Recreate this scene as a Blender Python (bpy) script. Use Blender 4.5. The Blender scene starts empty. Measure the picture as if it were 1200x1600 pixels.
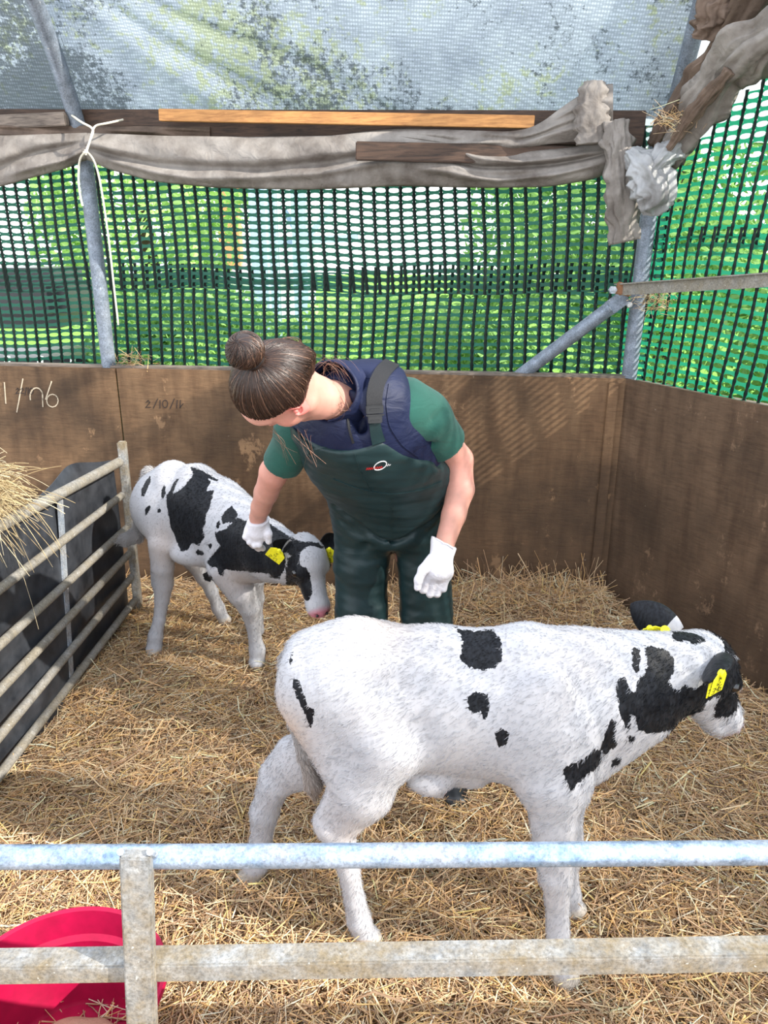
import bpy, bmesh, math, random
import numpy as np
import openvdb
from mathutils import Vector, Matrix
random.seed(7); rng = np.random.default_rng(7)
sc = bpy.context.scene
col = sc.collection
PI = math.pi
# ---------------------------------------------------------------- camera
CAM_H, PITCH, FPX = 1.65, math.radians(18.9), 1200.0
cd = bpy.data.cameras.new('camera'); cam = bpy.data.objects.new('camera', cd); col.objects.link(cam)
cam.location = (0, 0, CAM_H); cam.rotation_euler = (PI/2 - PITCH, 0, 0)
cd.sensor_fit = 'VERTICAL'; cd.sensor_height = 24.0; cd.lens = 24.0*FPX/1600.0
cd.clip_start = 0.05; cd.clip_end = 200
sc.camera = cam
# ---------------------------------------------------------------- world, sun, exposure
w = bpy.data.worlds.new('world'); sc.world = w; w.use_nodes = True
nt = w.node_tree; nt.nodes.clear()
wo = nt.nodes.new('ShaderNodeOutputWorld'); bg = nt.nodes.new('ShaderNodeBackground')
tc = nt.nodes.new('ShaderNodeTexCoord'); sp = nt.nodes.new('ShaderNodeSeparateXYZ'); cr = nt.nodes.new('ShaderNodeValToRGB')
nt.links.new(tc.outputs['Generated'], sp.inputs[0]); nt.links.new(sp.outputs['Z'], cr.inputs[0])
cr.color_ramp.elements[0].position = 0.0; cr.color_ramp.elements[0].color = (0.94, 0.97, 1.0, 1)
cr.color_ramp.elements[1].position = 0.7; cr.color_ramp.elements[1].color = (0.80, 0.87, 1.0, 1)
nt.links.new(cr.outputs[0], bg.inputs[0]); bg.inputs[1].default_value = 2.05
nt.links.new(bg.outputs[0], wo.inputs[0])
sd = bpy.data.lights.new('sun', 'SUN'); sun = bpy.data.objects.new('sun', sd); col.objects.link(sun)
SUN_DIR = Vector((-0.823, 0.356, -0.60)).normalized()
sun.rotation_euler = SUN_DIR.to_track_quat('-Z', 'Y').to_euler(); sun.location = (6, -2, 6)
sd.energy = 6.6; sd.angle = math.radians(0.55); sd.color = (1.0, 0.95, 0.86)
sc.view_settings.view_transform = 'Standard'; sc.view_settings.look = 'None'
sc.view_settings.exposure = 0.44; sc.view_settings.gamma = 1.0; sc.view_settings.use_curve_mapping = False
try:
    sc.cycles.use_denoising = True; sc.cycles.max_bounces = 10; sc.cycles.transparent_max_bounces = 12
    sc.cycles.sample_clamp_indirect = 8
except Exception: pass

# ---------------------------------------------------------------- helpers
CP, SP = math.cos(PITCH), math.sin(PITCH)
def at(px, py, Y):
    """the point seen at a pixel, at real distance Y in front of the camera"""
    u = (800-py)/FPX; dY = CP+u*SP; s = Y/dY
    return Vector(((px-600)/FPX*s, Y, CAM_H+(-SP+u*CP)*s))
def atz(px, py, z):
    u = (800-py)/FPX; s = (CAM_H-z)/(SP-u*CP)
    return Vector(((px-600)/FPX*s, (CP+u*SP)*s, z))
def atplane(px, py, p0, n):
    u = (800-py)/FPX; d = Vector(((px-600)/FPX, CP+u*SP, -SP+u*CP)); o = Vector((0, 0, CAM_H))
    return o + d*((Vector(p0)-o).dot(Vector(n))/d.dot(Vector(n)))

def tag(o, label=None, cat=None, group=None, kind=None):
    if label: o['label'] = label
    if cat: o['category'] = cat
    if group: o['group'] = group
    if kind: o['kind'] = kind
    return o
def empty(name, loc=(0, 0, 0), **k):
    o = bpy.data.objects.new(name, None); col.objects.link(o); o.location = loc; o.empty_display_size = .1
    return tag(o, **k)
def link(name, me, m=None, parent=None, **k):
    o = bpy.data.objects.new(name, me); col.objects.link(o)
    if m is not None: me.materials.append(m)
    if parent is not None:
        o.parent = parent
        q = parent; off = Vector((0, 0, 0))
        while q is not None: off += Vector(q.location); q = q.parent
        o.location = -off
    return tag(o, **k)
def mesh_np(name, V, F, m=None, parent=None, smooth=True, attrs=None, **k):
    """V (n,3); F (f,3) or (f,4) int array or list of such arrays"""
    V = np.asarray(V, dtype=np.float32)
    Fs = F if isinstance(F, list) else [F]
    Fs = [np.asarray(f, dtype=np.int32) for f in Fs if len(f)]
    me = bpy.data.meshes.new(name)
    nl = sum(f.size for f in Fs); nf = sum(len(f) for f in Fs)
    me.vertices.add(len(V)); me.vertices.foreach_set('co', V.ravel())
    me.loops.add(nl); me.loops.foreach_set('vertex_index', np.concatenate([f.ravel() for f in Fs]))
    me.polygons.add(nf)
    tot = np.concatenate([np.full(len(f), f.shape[1], dtype=np.int32) for f in Fs])
    st = np.concatenate([[0], np.cumsum(tot)[:-1]]).astype(np.int32)
    me.polygons.foreach_set('loop_start', st); me.polygons.foreach_set('loop_total', tot)
    me.polygons.foreach_set('use_smooth', np.full(nf, bool(smooth)))
    me.update(calc_edges=True); me.validate()
    for an, (ty, data) in (attrs or {}).items():
        a = me.attributes.new(an, ty, 'POINT')
        a.data.foreach_set('value' if ty == 'FLOAT' else ('color' if 'COLOR' in ty else 'vector'), np.asarray(data, dtype=np.float32).ravel())
    return link(name, me, m, parent, **k)

class MB:
    """collects simple solids into one mesh"""
    def __init__(s): s.V = []; s.F = []; s.n = 0
    def add(s, V, F):
        V = [tuple(v) for v in V]; s.V += V; s.F += [tuple(i+s.n for i in f) for f in F]; s.n += len(V); return s
    def box(s, c, size, rot=None, bev=0.0):
        bm = bmesh.new(); bmesh.ops.create_cube(bm, size=1)
        bmesh.ops.scale(bm, vec=size, verts=bm.verts)
        if bev: bmesh.ops.bevel(bm, geom=bm.edges[:], offset=bev, segments=2, affect='EDGES')
        M = Matrix.Translation(c) @ (rot.to_4x4() if rot is not None else Matrix.Identity(4))
        bm.transform(M); return s.bm(bm)
    def bm(s, bm):
        bm.verts.index_update()
        s.add([v.co for v in bm.verts], [[v.index for v in f.verts] for f in bm.faces]); bm.free(); return s
    def bar(s, a, b, wx, wz, up=(0, 0, 1), bev=0.0):
        """box bar from a to b; wx across, wz along up"""
        a = Vector(a); b = Vector(b); d = (b-a); L = d.length; d.normalize(); upv = Vector(up)
        x = d.cross(upv).normalized(); z = x.cross(d).normalized()
        R = Matrix((x, d, z)).transposed()
        return s.box((a+b)/2, (wx, L, wz), R, bev)
    def tube(s, pts, r, n=12, cap=True):
        pts = [Vector(p) for p in pts]; rr = r if hasattr(r, '__len__') else [r]*len(pts)
        V = []; prev = None
        for i, p in enumerate(pts):
            t = (pts[min(i+1, len(pts)-1)]-pts[max(i-1, 0)]).normalized()
            if prev is None:
                a = Vector((0, 0, 1)) if abs(t.z) < .9 else Vector((1, 0, 0)); x = t.cross(a).normalized()
            else: x = (prev - t*prev.dot(t)).normalized()
            y = t.cross(x); prev = x
            for k in range(n):
                an = 2*PI*k/n; V.append(p+(x*math.cos(an)+y*math.sin(an))*rr[i])
        F = []
        for i in range(len(pts)-1):
            for k in range(n):
                F.append((i*n+k, i*n+(k+1) % n, (i+1)*n+(k+1) % n, (i+1)*n+k))
        if cap: F.append(tuple(range(n))[::-1]); F.append(tuple(range((len(pts)-1)*n, len(pts)*n)))
        return s.add(V, F)
    def build(s, name, m=None, parent=None, smooth=False, **k):
        me = bpy.data.meshes.new(name); me.from_pydata(s.V, [], s.F); me.update()
        if smooth:
            me.polygons.foreach_set('use_smooth', [True]*len(me.polygons))
            try: me.set_sharp_from_angle(angle=math.radians(40))
            except Exception: pass
        return link(name, me, m, parent, **k)

def wob(P, scale, seed=0, n=7):
    """smooth pseudo noise in about -1..1"""
    r = np.random.default_rng(seed); P = np.asarray(P, dtype=np.float32); out = np.zeros(len(P), dtype=np.float32)
    for i in range(n):
        k = r.normal(size=P.shape[1]); k = k/np.linalg.norm(k)*r.uniform(.6, 1.7)*scale
        out += np.sin(P @ k.astype(np.float32)+r.uniform(0, 6.28)).astype(np.float32)
    return out/n*1.6

def strands(name, L, rad, m, parent=None, sides=3, taper=0.35, colors=None, flat=1.0, attrs_per=None, **k):
    """L: (N, K, 3) polylines -> one mesh of thin stalks; rad: (N,)"""
    L = np.asarray(L, dtype=np.float32); N, K, _ = L.shape
    T = np.gradient(L, axis=1); T /= np.linalg.norm(T, axis=2, keepdims=True)+1e-9
    ref = np.random.default_rng(3).normal(size=(N, 1, 3)).astype(np.float32)
    X = np.cross(T, np.broadcast_to(ref, T.shape)); X /= np.linalg.norm(X, axis=2, keepdims=True)+1e-9
    Yv = np.cross(T, X)
    s = np.linspace(0, 1, K)[None, :, None]; rr = np.asarray(rad).reshape(N, 1, 1)*(1-(1-taper)*s**2)
    rings = []
    for j in range(sides):
        an = 2*PI*j/sides; rings.append(L+(X*math.cos(an)*flat+Yv*math.sin(an))*rr)
    V = np.stack(rings, axis=2).reshape(-1, 3)
    base = (np.arange(N)[:, None, None]*K*sides)+(np.arange(K-1)[None, :, None]*sides)
    j = np.arange(sides)[None, None, :]; jn = (j+1) % sides
    F = np.stack([base+j, base+jn, base+sides+jn, base+sides+j], axis=-1).reshape(-1, 4)
    at_ = {}
    if colors is not None:
        c = np.repeat(np.asarray(colors, dtype=np.float32), K*sides, axis=0)
        at_['tint'] = ('FLOAT_COLOR', np.concatenate([c, np.ones((len(c), 1))], 1))
    for an, v in (attrs_per or {}).items(): at_[an] = ('FLOAT', np.repeat(v, K*sides))
    return mesh_np(name, V, F, m, parent, True, at_, **k)

# ---------------------------------------------------------------- implicit surfaces
class Blob:
    """blended solid sampled on a grid, turned into one continuous surface"""
    def __init__(s, lo, hi, res):
        s.lo = np.array(lo, dtype=np.float32); s.res = res
        s.n = np.ceil((np.array(hi)-s.lo)/res).astype(int)+1
        s.A = np.full(s.n, .08, dtype=np.float32)
        s.ax = [s.lo[i]+np.arange(s.n[i], dtype=np.float32)*res for i in range(3)]
        s.frame = Matrix.Identity(4)
    def _reg(s, lo, hi):
        a = np.clip(np.floor((np.array(lo)-s.lo)/s.res).astype(int), 0, s.n); b = np.clip(np.ceil((np.array(hi)-s.lo)/s.res).astype(int)+1, 0, s.n)
        return tuple(slice(int(a[i]), int(max(b[i], a[i]))) for i in range(3))
    def _pts(s, r): return np.meshgrid(s.ax[0][r[0]], s.ax[1][r[1]], s.ax[2][r[2]], indexing='ij', sparse=True)
    def _mix(s, r, d, k, op):
        A = s.A[r]
        if op == 'add':
            if k > 0:
                h = np.clip(.5+.5*(A-d)/k, 0, 1); s.A[r] = A+(d-A)*h-k*h*(1-h)
            else: s.A[r] = np.minimum(A, d)
        else:
            d = -d
            if k > 0:
                h = np.clip(.5+.5*(d-A)/k, 0, 1); s.A[r] = A+(d-A)*h+k*h*(1-h)
            else: s.A[r] = np.maximum(A, d)
    def cap(s, a, b, ra, rb=None, k=.02, op='add', sq=None):
        """tapered capsule; sq=(axis vector, factor) flattens the section along the axis"""
        rb = ra if rb is None else rb
        a = s.frame @ Vector(a); b = s.frame @ Vector(b); R = max(ra, rb)*(max(1, sq[1]) if sq else 1)+max(k, 0)+2*s.res
        a = np.array(a); b = np.array(b)
        r = s._reg(np.minimum(a, b)-R, np.maximum(a, b)+R)
        X, Y, Z = s._pts(r)
        if X.size*Y.size*Z.size == 0: return s
        ab = b-a; L2 = float(ab@ab)+1e-12
        t = np.clip(((X-a[0])*ab[0]+(Y-a[1])*ab[1]+(Z-a[2])*ab[2])/L2, 0, 1)
        dx = X-(a[0]+t*ab[0]); dy = Y-(a[1]+t*ab[1]); dz = Z-(a[2]+t*ab[2])
        d2 = dx*dx+dy*dy+dz*dz
        if sq:
            v = np.array((s.frame.to_3x3() @ Vector(sq[0])).normalized()); c = dx*v[0]+dy*v[1]+dz*v[2]
            d2 = d2-c*c+(c/sq[1])**2
        d = (np.sqrt(np.maximum(d2, 0))-(ra+(rb-ra)*t)).astype(np.float32)
        s._mix(r, d, k, op); return s
    def chain(s, pts, rs, k=.015, sq=None):
        for i in range(len(pts)-1): s.cap(pts[i], pts[i+1], rs[i], rs[i+1], k, sq=sq)
        return s
    def ell(s, c, rad, k=.03, op='add', rot=None):
        """ellipsoid; rot = Euler degrees or 3x3"""
        c = s.frame @ Vector(c)
        M = s.frame.to_3x3()
        if rot is not None:
            if not isinstance(rot, Matrix):
                from mathutils import Euler
                rot = Euler([math.radians(q) for q in rot]).to_matrix()
            M = M @ rot
        M = np.array(M); R = np.sqrt(((M*np.array(rad))**2).sum(1))+max(k, 0)+2*s.res
        cc = np.array(c); r = s._reg(cc-R, cc+R); X, Y, Z = s._pts(r)
        if X.size*Y.size*Z.size == 0: return s
        X = X-cc[0]; Y = Y-cc[1]; Z = Z-cc[2]
        q = [(X*M[0, i]+Y*M[1, i]+Z*M[2, i])/rad[i] for i in range(3)]
        k0 = np.sqrt(q[0]**2+q[1]**2+q[2]**2)+1e-6
        k1 = np.sqrt((q[0]/rad[0])**2+(q[1]/rad[1])**2+(q[2]/rad[2])**2)+1e-6
        s._mix(r, (k0*(k0-1)/k1).astype(np.float32), k, op); return s
    def plane(s, p, n, k=0.0):
        """cut away the side the normal points to"""
        p = s.frame @ Vector(p); n = (s.frame.to_3x3() @ Vector(n)).normalized()
        r = (slice(None),)*3; X, Y, Z = s._pts(r)
        d = ((X-p.x)*n.x+(Y-p.y)*n.y+(Z-p.z)*n.z).astype(np.float32)
        s.A = np.maximum(s.A, d) if k <= 0 else s._sm(d, k); return s
    def _sm(s, d, k):
        h = np.clip(.5+.5*(d-s.A)/k, 0, 1); return s.A+(d-s.A)*h+k*h*(1-h)
    def func(s, f):
        """f(X,Y,Z,A)->A on the narrow band"""
        X, Y, Z = s._pts((slice(None),)*3); s.A = f(X, Y, Z, s.A).astype(np.float32); return s
    def surf(s, smooth=1):
        A = s.A
        g = openvdb.FloatGrid(.08); g.copyFromArray(np.clip(A, -.08, .08))
        out = g.convertToPolygons(isovalue=0.0)
        P = out[0]; Q = out[-1]; T = out[1] if len(out) == 3 else None
        V = P.astype(np.float32)*s.res+s.lo
        F = [Q.astype(np.int32)]
        if T is not None and len(T): F.append(T.astype(np.int32))
        for _ in range(smooth): V = relax(V, F)
        return V, F
def relax(V, F, lam=.5):
    S = np.zeros_like(V); C = np.zeros(len(V), dtype=np.float32)
    for f in F:
        k = f.shape[1]
        for i in range(k):
            a = f[:, i]; b = f[:, (i+1) % k]
            for j in range(3):
                S[:, j] += np.bincount(a, V[b, j], len(V)); S[:, j] += np.bincount(b, V[a, j], len(V))
            C += np.bincount(a, minlength=len(V)); C += np.bincount(b, minlength=len(V))
    return (V*(1-lam)+lam*S/np.maximum(C, 1)[:, None]).astype(np.float32)
def normals(V, F):
    N = np.zeros_like(V)
    for f in F:
        n = np.cross(V[f[:, 1]]-V[f[:, 0]], V[f[:, 2]]-V[f[:, 0]])
        for i in range(f.shape[1]):
            for j in range(3): N[:, j] += np.bincount(f[:, i], n[:, j], len(V))
    return N/(np.linalg.norm(N, axis=1, keepdims=True)+1e-12)

# ---------------------------------------------------------------- materials
class Mat:
    def __init__(s, name, rough=.6, spec=.5, **kw):
        s.m = bpy.data.materials.new(name); s.m.use_nodes = True; s.t = s.m.node_tree; s.N = s.t.nodes
        s.b = s.N['Principled BSDF']; s.b.inputs['Roughness'].default_value = rough
        s.b.inputs['Specular IOR Level'].default_value = spec
        for k, v in kw.items(): s.b.inputs[k.replace('_', ' ')].default_value = v
        s.co = None
    def n(s, ty, **kw):
        x = s.N.new('ShaderNode'+ty)
        for k, v in kw.items(): setattr(x, k, v)
        return x
    def l(s, a, b): s.t.links.new(a, b)
    def coord(s, scale=(1, 1, 1), rot=(0, 0, 0)):
        if s.co is None: s.co = s.n('TexCoord')
        mp = s.n('Mapping'); mp.inputs['Scale'].default_value = scale; mp.inputs['Rotation'].default_value = rot
        s.l(s.co.outputs['Object'], mp.inputs[0]); return mp.outputs[0]
    def noise(s, scale, detail=4, rough=.55, vec=None, dist=0.0):
        x = s.n('TexNoise'); x.inputs['Scale'].default_value = scale; x.inputs['Detail'].default_value = detail
        x.inputs['Roughness'].default_value = rough; x.inputs['Distortion'].default_value = dist
        s.l(vec if vec is not None else s.coord(), x.inputs['Vector']); return x.outputs[0]
    def ramp(s, f, stops):
        x = s.n('ValToRGB'); e = x.color_ramp.elements
        while len(e) < len(stops): e.new(.5)
        for i, (p, c) in enumerate(stops):
            e[i].position = p; e[i].color = (*c, 1) if hasattr(c, '__len__') else (c, c, c, 1)
        s.l(f, x.inputs[0]); return x.outputs[0]
    def mix(s, f, a, b, mode='MIX'):
        x = s.n('Mix', data_type='RGBA', blend_type=mode)
        for inp, v in ((x.inputs[0], f), (x.inputs[6], a), (x.inputs[7], b)):
            if hasattr(v, 'is_linked') or hasattr(v, 'links'): s.l(v, inp)
            elif hasattr(v, '__len__'): inp.default_value = (*v, 1)
            else: inp.default_value = v
        return x.outputs[2]
    def math(s, op, a, b=0.0):
        x = s.n('Math', operation=op)
        for inp, v in ((x.inputs[0], a), (x.inputs[1], b)):
            if hasattr(v, 'links'): s.l(v, inp)
            else: inp.default_value = v
        return x.outputs[0]
    def color(s, c):
        if hasattr(c, 'links'): s.l(c, s.b.inputs['Base Color'])
        else: s.b.inputs['Base Color'].default_value = (*c, 1)
        return s
    def rough(s, f): s.l(f, s.b.inputs['Roughness']); return s
    def bump(s, f, strength=.3, dist=.01):
        x = s.n('Bump'); x.inputs['Strength'].default_value = strength; x.inputs['Distance'].default_value = dist
        s.l(f, x.inputs['Height'])
        if s.b.inputs['Normal'].is_linked: s.l(s.b.inputs['Normal'].links[0].from_socket, x.inputs['Normal'])
        s.l(x.outputs[0], s.b.inputs['Normal']); return s
    def attr(s, name): x = s.n('Attribute'); x.attribute_name = name; return x
    def translucent(s, c, f):
        """mix in light coming through"""
        o = s.N['Material Output']; tr = s.n('BsdfTranslucent'); mx = s.n('MixShader'); mx.inputs[0].default_value = f
        if hasattr(c, 'links'): s.l(c, tr.inputs[0])
        else: tr.inputs[0].default_value = (*c, 1)
        s.l(s.b.outputs[0], mx.inputs[1]); s.l(tr.outputs[0], mx.inputs[2]); s.l(mx.outputs[0], o.inputs[0]); return s
def mat_ply(name, base, seed):
    m = Mat(name, rough=.62, spec=.25)
    v = m.coord((1, 1, 1)); gr = m.coord((2.2, 2.2, 16))
    big = m.noise(2.1, 5, .6, m.coord((1, 1, 1), (0, 0, seed)))
    grain = m.noise(6, 6, .65, gr, .6)
    fine = m.noise(55, 3, .6, m.coord((1, 1, 4)))
    drip = m.noise(7, 5, .6, m.coord((2.2, 2.2, .45)))
    c = m.ramp(big, [(.28, [x*.45 for x in base]), (.5, base), (.72, [min(1, x*1.5) for x in base])])
    c = m.mix(.55, c, m.ramp(grain, [(.3, (.38, .33, .29)), (.5, (.8, .78, .75)), (.7, (1.1, 1.05, 1.0))]), 'MULTIPLY')
    c = m.mix(.6, c, m.ramp(drip, [(.35, (.42, .36, .33)), (.6, (1, 1, 1))]), 'MULTIPLY')
    # dirt band that gets heavier towards the straw
    sx = m.n('SeparateXYZ'); m.l(v, sx.inputs[0])
    hz = m.math('ADD', sx.outputs['Z'], m.math('MULTIPLY', m.math('SUBTRACT', big, .5), 1.6))
    c = m.mix(m.ramp(hz, [(.25, .85), (.95, 0.0)]), c, m.mix(.5, c, (.055, .036, .024)))
    chip = m.ramp(m.noise(5.5, 9, .74, m.coord((1, 1, .7), (0, 0, 1+seed))), [(.60, 0.0), (.64, 1.0)])
    c = m.mix(m.math('MULTIPLY', chip, .55), c, [x*2.0 for x in base])
    sp = m.ramp(m.noise(38, 4, .6), [(.73, 0.0), (.76, 1.0)])
    c = m.mix(m.math('MULTIPLY', sp, .5), c, (.42, .36, .3))
    m.color(c).bump(grain, .35, .004).bump(fine, .25, .002)
    return m.m
def mat_galv(name, a=(.30, .36, .44), b=(.52, .57, .63), dirt=(.30, .25, .19), dirt_amt=.4, rough=.42, metal=.55):
    m = Mat(name, rough=rough, spec=.5); m.b.inputs['Metallic'].default_value = metal
    c = m.ramp(m.noise(28, 4, .6), [(.35, a), (.65, b)])
    d = m.ramp(m.noise(13, 7, .75), [(.5-dirt_amt*.25, 0.0), (.62, 1.0)])
    c = m.mix(m.math('MULTIPLY', d, min(1, dirt_amt*1.6)), c, dirt)
    w_ = m.ramp(m.noise(90, 3, .6), [(.68, 0.0), (.72, 1.0)])
    w2 = m.ramp(m.noise(150, 5, .8), [(.30, .45), (.52, 1.0), (.72, 1.35)]); c = m.mix(1.0, c, w2, 'MULTIPLY'); c = m.mix(m.math('MULTIPLY', w_, .55), c, (.75, .74, .70))
    m.color(c).bump(m.noise(60, 4), .25, .002); m.rough(m.ramp(d, [(0, rough), (1, .8)]))
    return m.m
def mat_wood(name, base, dark):
    m = Mat(name, rough=.6, spec=.3)
    g = m.noise(7, 6, .65, m.coord((1.2, 6, 14)), .5)
    c = m.ramp(g, [(.3, dark), (.55, base), (.75, [min(1, x*1.25) for x in base])])
    c = m.mix(.5, c, m.ramp(m.noise(5, 5), [(.35, .45), (.6, 1.0)]), 'MULTIPLY')
    m.color(c).bump(g, .4, .003); return m.m
def mat_cloth(name, base, dark, wrinkle=.5, transl=.0, rough=.75, tex=400, sheen=0.0):
    m = Mat(name, rough=rough, spec=.3)
    c = m.ramp(m.noise(7, 6, .62), [(.3, dark), (.65, base)])
    m.color(c); m.bump(m.noise(16, 4, .5, None, .8), wrinkle, .012); m.bump(m.noise(tex, 2), .15, .001)
    if transl: m.translucent(c, transl)
    return m.m
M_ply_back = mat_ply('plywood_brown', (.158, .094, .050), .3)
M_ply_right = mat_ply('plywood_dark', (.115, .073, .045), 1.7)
M_galv = mat_galv('galvanised_steel')
M_gate = mat_galv('gate_steel_bright', (.20, .29, .42), (.40, .50, .66), (.33, .29, .23), .28, .33, .65)
M_gate_dirty = mat_galv('gate_steel_muddy', (.20, .22, .24), (.44, .45, .45), (.25, .20, .13), .75, .5, .35)
M_rail_dirty = mat_galv('hurdle_steel_muddy', (.17, .165, .155), (.33, .32, .30), (.23, .20, .15), .8, .6, .3)
M_post = mat_galv('post_steel', (.15, .18, .22), (.25, .29, .35), (.2, .2, .2), .15, .5, .4)
M_beam = mat_wood('weathered_timber', (.075, .043, .028), (.022, .014, .010))
M_batten = mat_wood('new_batten', (.52, .25, .085), (.30, .13, .045))
M_cap_wood = mat_wood('grey_rail_timber', (.19, .15, .12), (.08, .06, .05))
M_tarp = mat_cloth('grey_canvas', (.27, .245, .22), (.10, .082, .07), .8, .08, .7, 300)
M_tarp_brown = mat_cloth('brown_canvas', (.17, .12, .09), (.06, .042, .032), .8, .05, .8, 300)
M_tarp_silver = mat_cloth('silver_sheet', (.36, .365, .37), (.16, .155, .15), .4, .08, .35, 300)
def mat_net(name, a, tr):
    m = Mat(name, rough=.4, spec=.4); m.color(a); m.translucent(tr, .55); return m.m
M_net = mat_net('green_net_plastic', (.01, .12, .07), (.02, .30, .16))
M_net_back = mat_net('dull_green_net_plastic', (.02, .085, .065), (.03, .17, .115))
M_strand = mat_net('net_strand_plastic', (.012, .028, .022), (.01, .03, .02))
def mat_straw():
    m = Mat('straw', rough=.5, spec=.35); a = m.attr('tint'); m.color(a.outputs['Color']); m.translucent(a.outputs['Color'], .38); return m.m
M_straw = mat_straw()
def mat_bed():
    m = Mat('trodden_straw', rough=.95, spec=.1)
    m.color(m.ramp(m.noise(60, 5, .7), [(.3, (.09, .058, .032)), (.6, (.32, .21, .11)), (.8, (.55, .38, .20))]))
    m.bump(m.noise(80, 5), 1, .02); return m.m
M_bed = mat_bed()
def mat_rubber():
    m = Mat('black_rubber_sheet', rough=.42, spec=.4)
    c = m.ramp(m.noise(9, 6, .7), [(.35, (.012, .014, .018)), (.62, (.035, .038, .045)), (.8, (.075, .075, .08))])
    s_ = m.ramp(m.noise(120, 3, .7, m.coord((1, 1, .4))), [(.70, 0.0), (.73, 1.0)])
    m.color(m.mix(m.math('MULTIPLY', s_, .4), c, (.22, .21, .19))); m.bump(m.noise(3, 3), .4, .03); return m.m
M_rubber = mat_rubber()
def mat_roof():
    m = Mat('mildewed_canopy', rough=.7, spec=.2)
    big = m.noise(1.6, 6, .62); mid = m.noise(9, 8, .75)
    c = m.ramp(m.noise(4, 6, .7), [(.35, (.32, .36, .43)), (.6, (.50, .55, .62))])
    # light yellow-green algae
    al = m.ramp(m.math('MULTIPLY', m.noise(26, 6, .7), m.math('ADD', m.noise(1.7, 3, .5, m.coord((1, 1, 1), (1, 0, 0))), .42)), [(.47, 0.0), (.56, 1.0)])
    c = m.mix(m.math('MULTIPLY', al, .6), c, (.42, .46, .18))
    # dark mildew specks, denser in patches
    dk = m.math('ADD', m.math('MULTIPLY', big, .75), m.math('MULTIPLY', m.noise(42, 7, .8), .62))
    c = m.mix(m.math('MULTIPLY', m.ramp(dk, [(.685, 0.0), (.72, 1.0)]), .8), c, (.085, .10, .115))
    dots = m.n('TexVoronoi'); dots.inputs['Scale'].default_value = 92; dots.inputs['Randomness'].default_value = .15
    m.l(m.coord((1, 1, 1)), dots.inputs['Vector'])
    c = m.mix(.9, c, m.ramp(dots.outputs['Distance'], [(.15, 1.0), (.55, (.52, .54, .52))]), 'MULTIPLY')
    m.color(c); m.bump(m.noise(3, 3), .5, .03); m.translucent(c, .66); return m.m
M_roof = mat_roof()
M_white_sheet = mat_cloth('white_sheet', (.85, .85, .84), (.70, .71, .72), .3, .65, .6, 300)
def mat_leaf(name, a, b):
    m = Mat(name, rough=.5, spec=.3); oi = m.n('ObjectInfo')
    c = m.ramp(m.noise(2.3, 4), [(.3, a), (.7, b)]); m.color(c); m.translucent(c, .45); return m.m
M_leaf = mat_leaf('leaf_green', (.07, .22, .04), (.38, .60, .20))
M_leaf_dark = mat_leaf('leaf_dark', (.03, .11, .02), (.16, .34, .07))
M_leaf_pale = mat_leaf('leaf_pale', (.28, .50, .12), (.70, .86, .40))
def plain(name, c, rough=.5, spec=.5, metal=0.0, bump=0.0, scale=60):
    m = Mat(name, rough=rough, spec=spec); m.b.inputs['Metallic'].default_value = metal
    k = m.noise(scale, 3); m.color(m.mix(m.ramp(k, [(.3, 0.0), (.7, 1.0)]), [x*.82 for x in c], [min(1, x*1.1) for x in c]))
    if bump: m.bump(k, bump, .003)
    return m.m
M_grass = plain('meadow_grass', (.16, .34, .05), .9, .1, 0, .5, 9)
# ================================================================ the setting
A0 = Vector((-1.906, 3.84, 0)); B0 = Vector((1.083, 3.447, 0)); R1 = Vector((1.417, 2.81, 0))
bdir = (B0-A0).normalized(); bn = Vector((-bdir.y, bdir.x, 0))          # bn points away from the camera
rdir = (R1-B0).normalized(); rn = Vector((-rdir.y, rdir.x, 0))          # rn points outwards (+x)
if rn.x < 0: rn = -rn
ZT = 1.10
def bp(s, off, z): return B0 - bdir*s + bn*off + Vector((0, 0, z))       # s metres left of the corner
def rp(s, off, z): return B0 + rdir*s + rn*off + Vector((0, 0, z))
# earth under the straw and meadow outside
def ground(name, x0, x1, y0, y1, n, fz, m, **k):
    X, Y = np.meshgrid(np.linspace(x0, x1, n), np.linspace(y0, y1, n), indexing='ij')
    V = np.stack([X.ravel(), Y.ravel(), fz(X.ravel(), Y.ravel())], 1); i = np.arange(n*n).reshape(n, n)
    F = np.stack([i[:-1, :-1].ravel(), i[1:, :-1].ravel(), i[1:, 1:].ravel(), i[:-1, 1:].ravel()], 1)
    return mesh_np(name, V, F, m, None, True, None, **k)
def bed_z(x, y):
    x = np.asarray(x, dtype=np.float32); y = np.asarray(y, dtype=np.float32); sh_ = x.shape; x = x.ravel(); y = y.ravel(); P = np.stack([x, y], -1)
    z = .018*wob(P, 5, 5)+.010*wob(P, 14, 6)-.02
    d1 = (x-B0.x)*bn.x+(y-B0.y)*bn.y; d2 = (x-B0.x)*rn.x+(y-B0.y)*rn.y
    z = z+.10*np.exp(-((x-.85)/.38)**2)*np.exp(-(np.minimum(d1, 0)/.28)**2)+.05*np.exp(-((x-.3)/.5)**2)*np.exp(-(np.minimum(d1, 0)/.3)**2)
    return z.reshape(sh_)
ground('floor', -3.4, 2.8, -1.2, 4.6, 150, lambda x, y: np.where((y < 3.95), bed_z(x, y), -.06), M_bed, kind='structure')
ground('meadow', -30, 30, 4.4, 60, 60, lambda x, y: -.15+0*x, M_grass, kind='structure')
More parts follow.
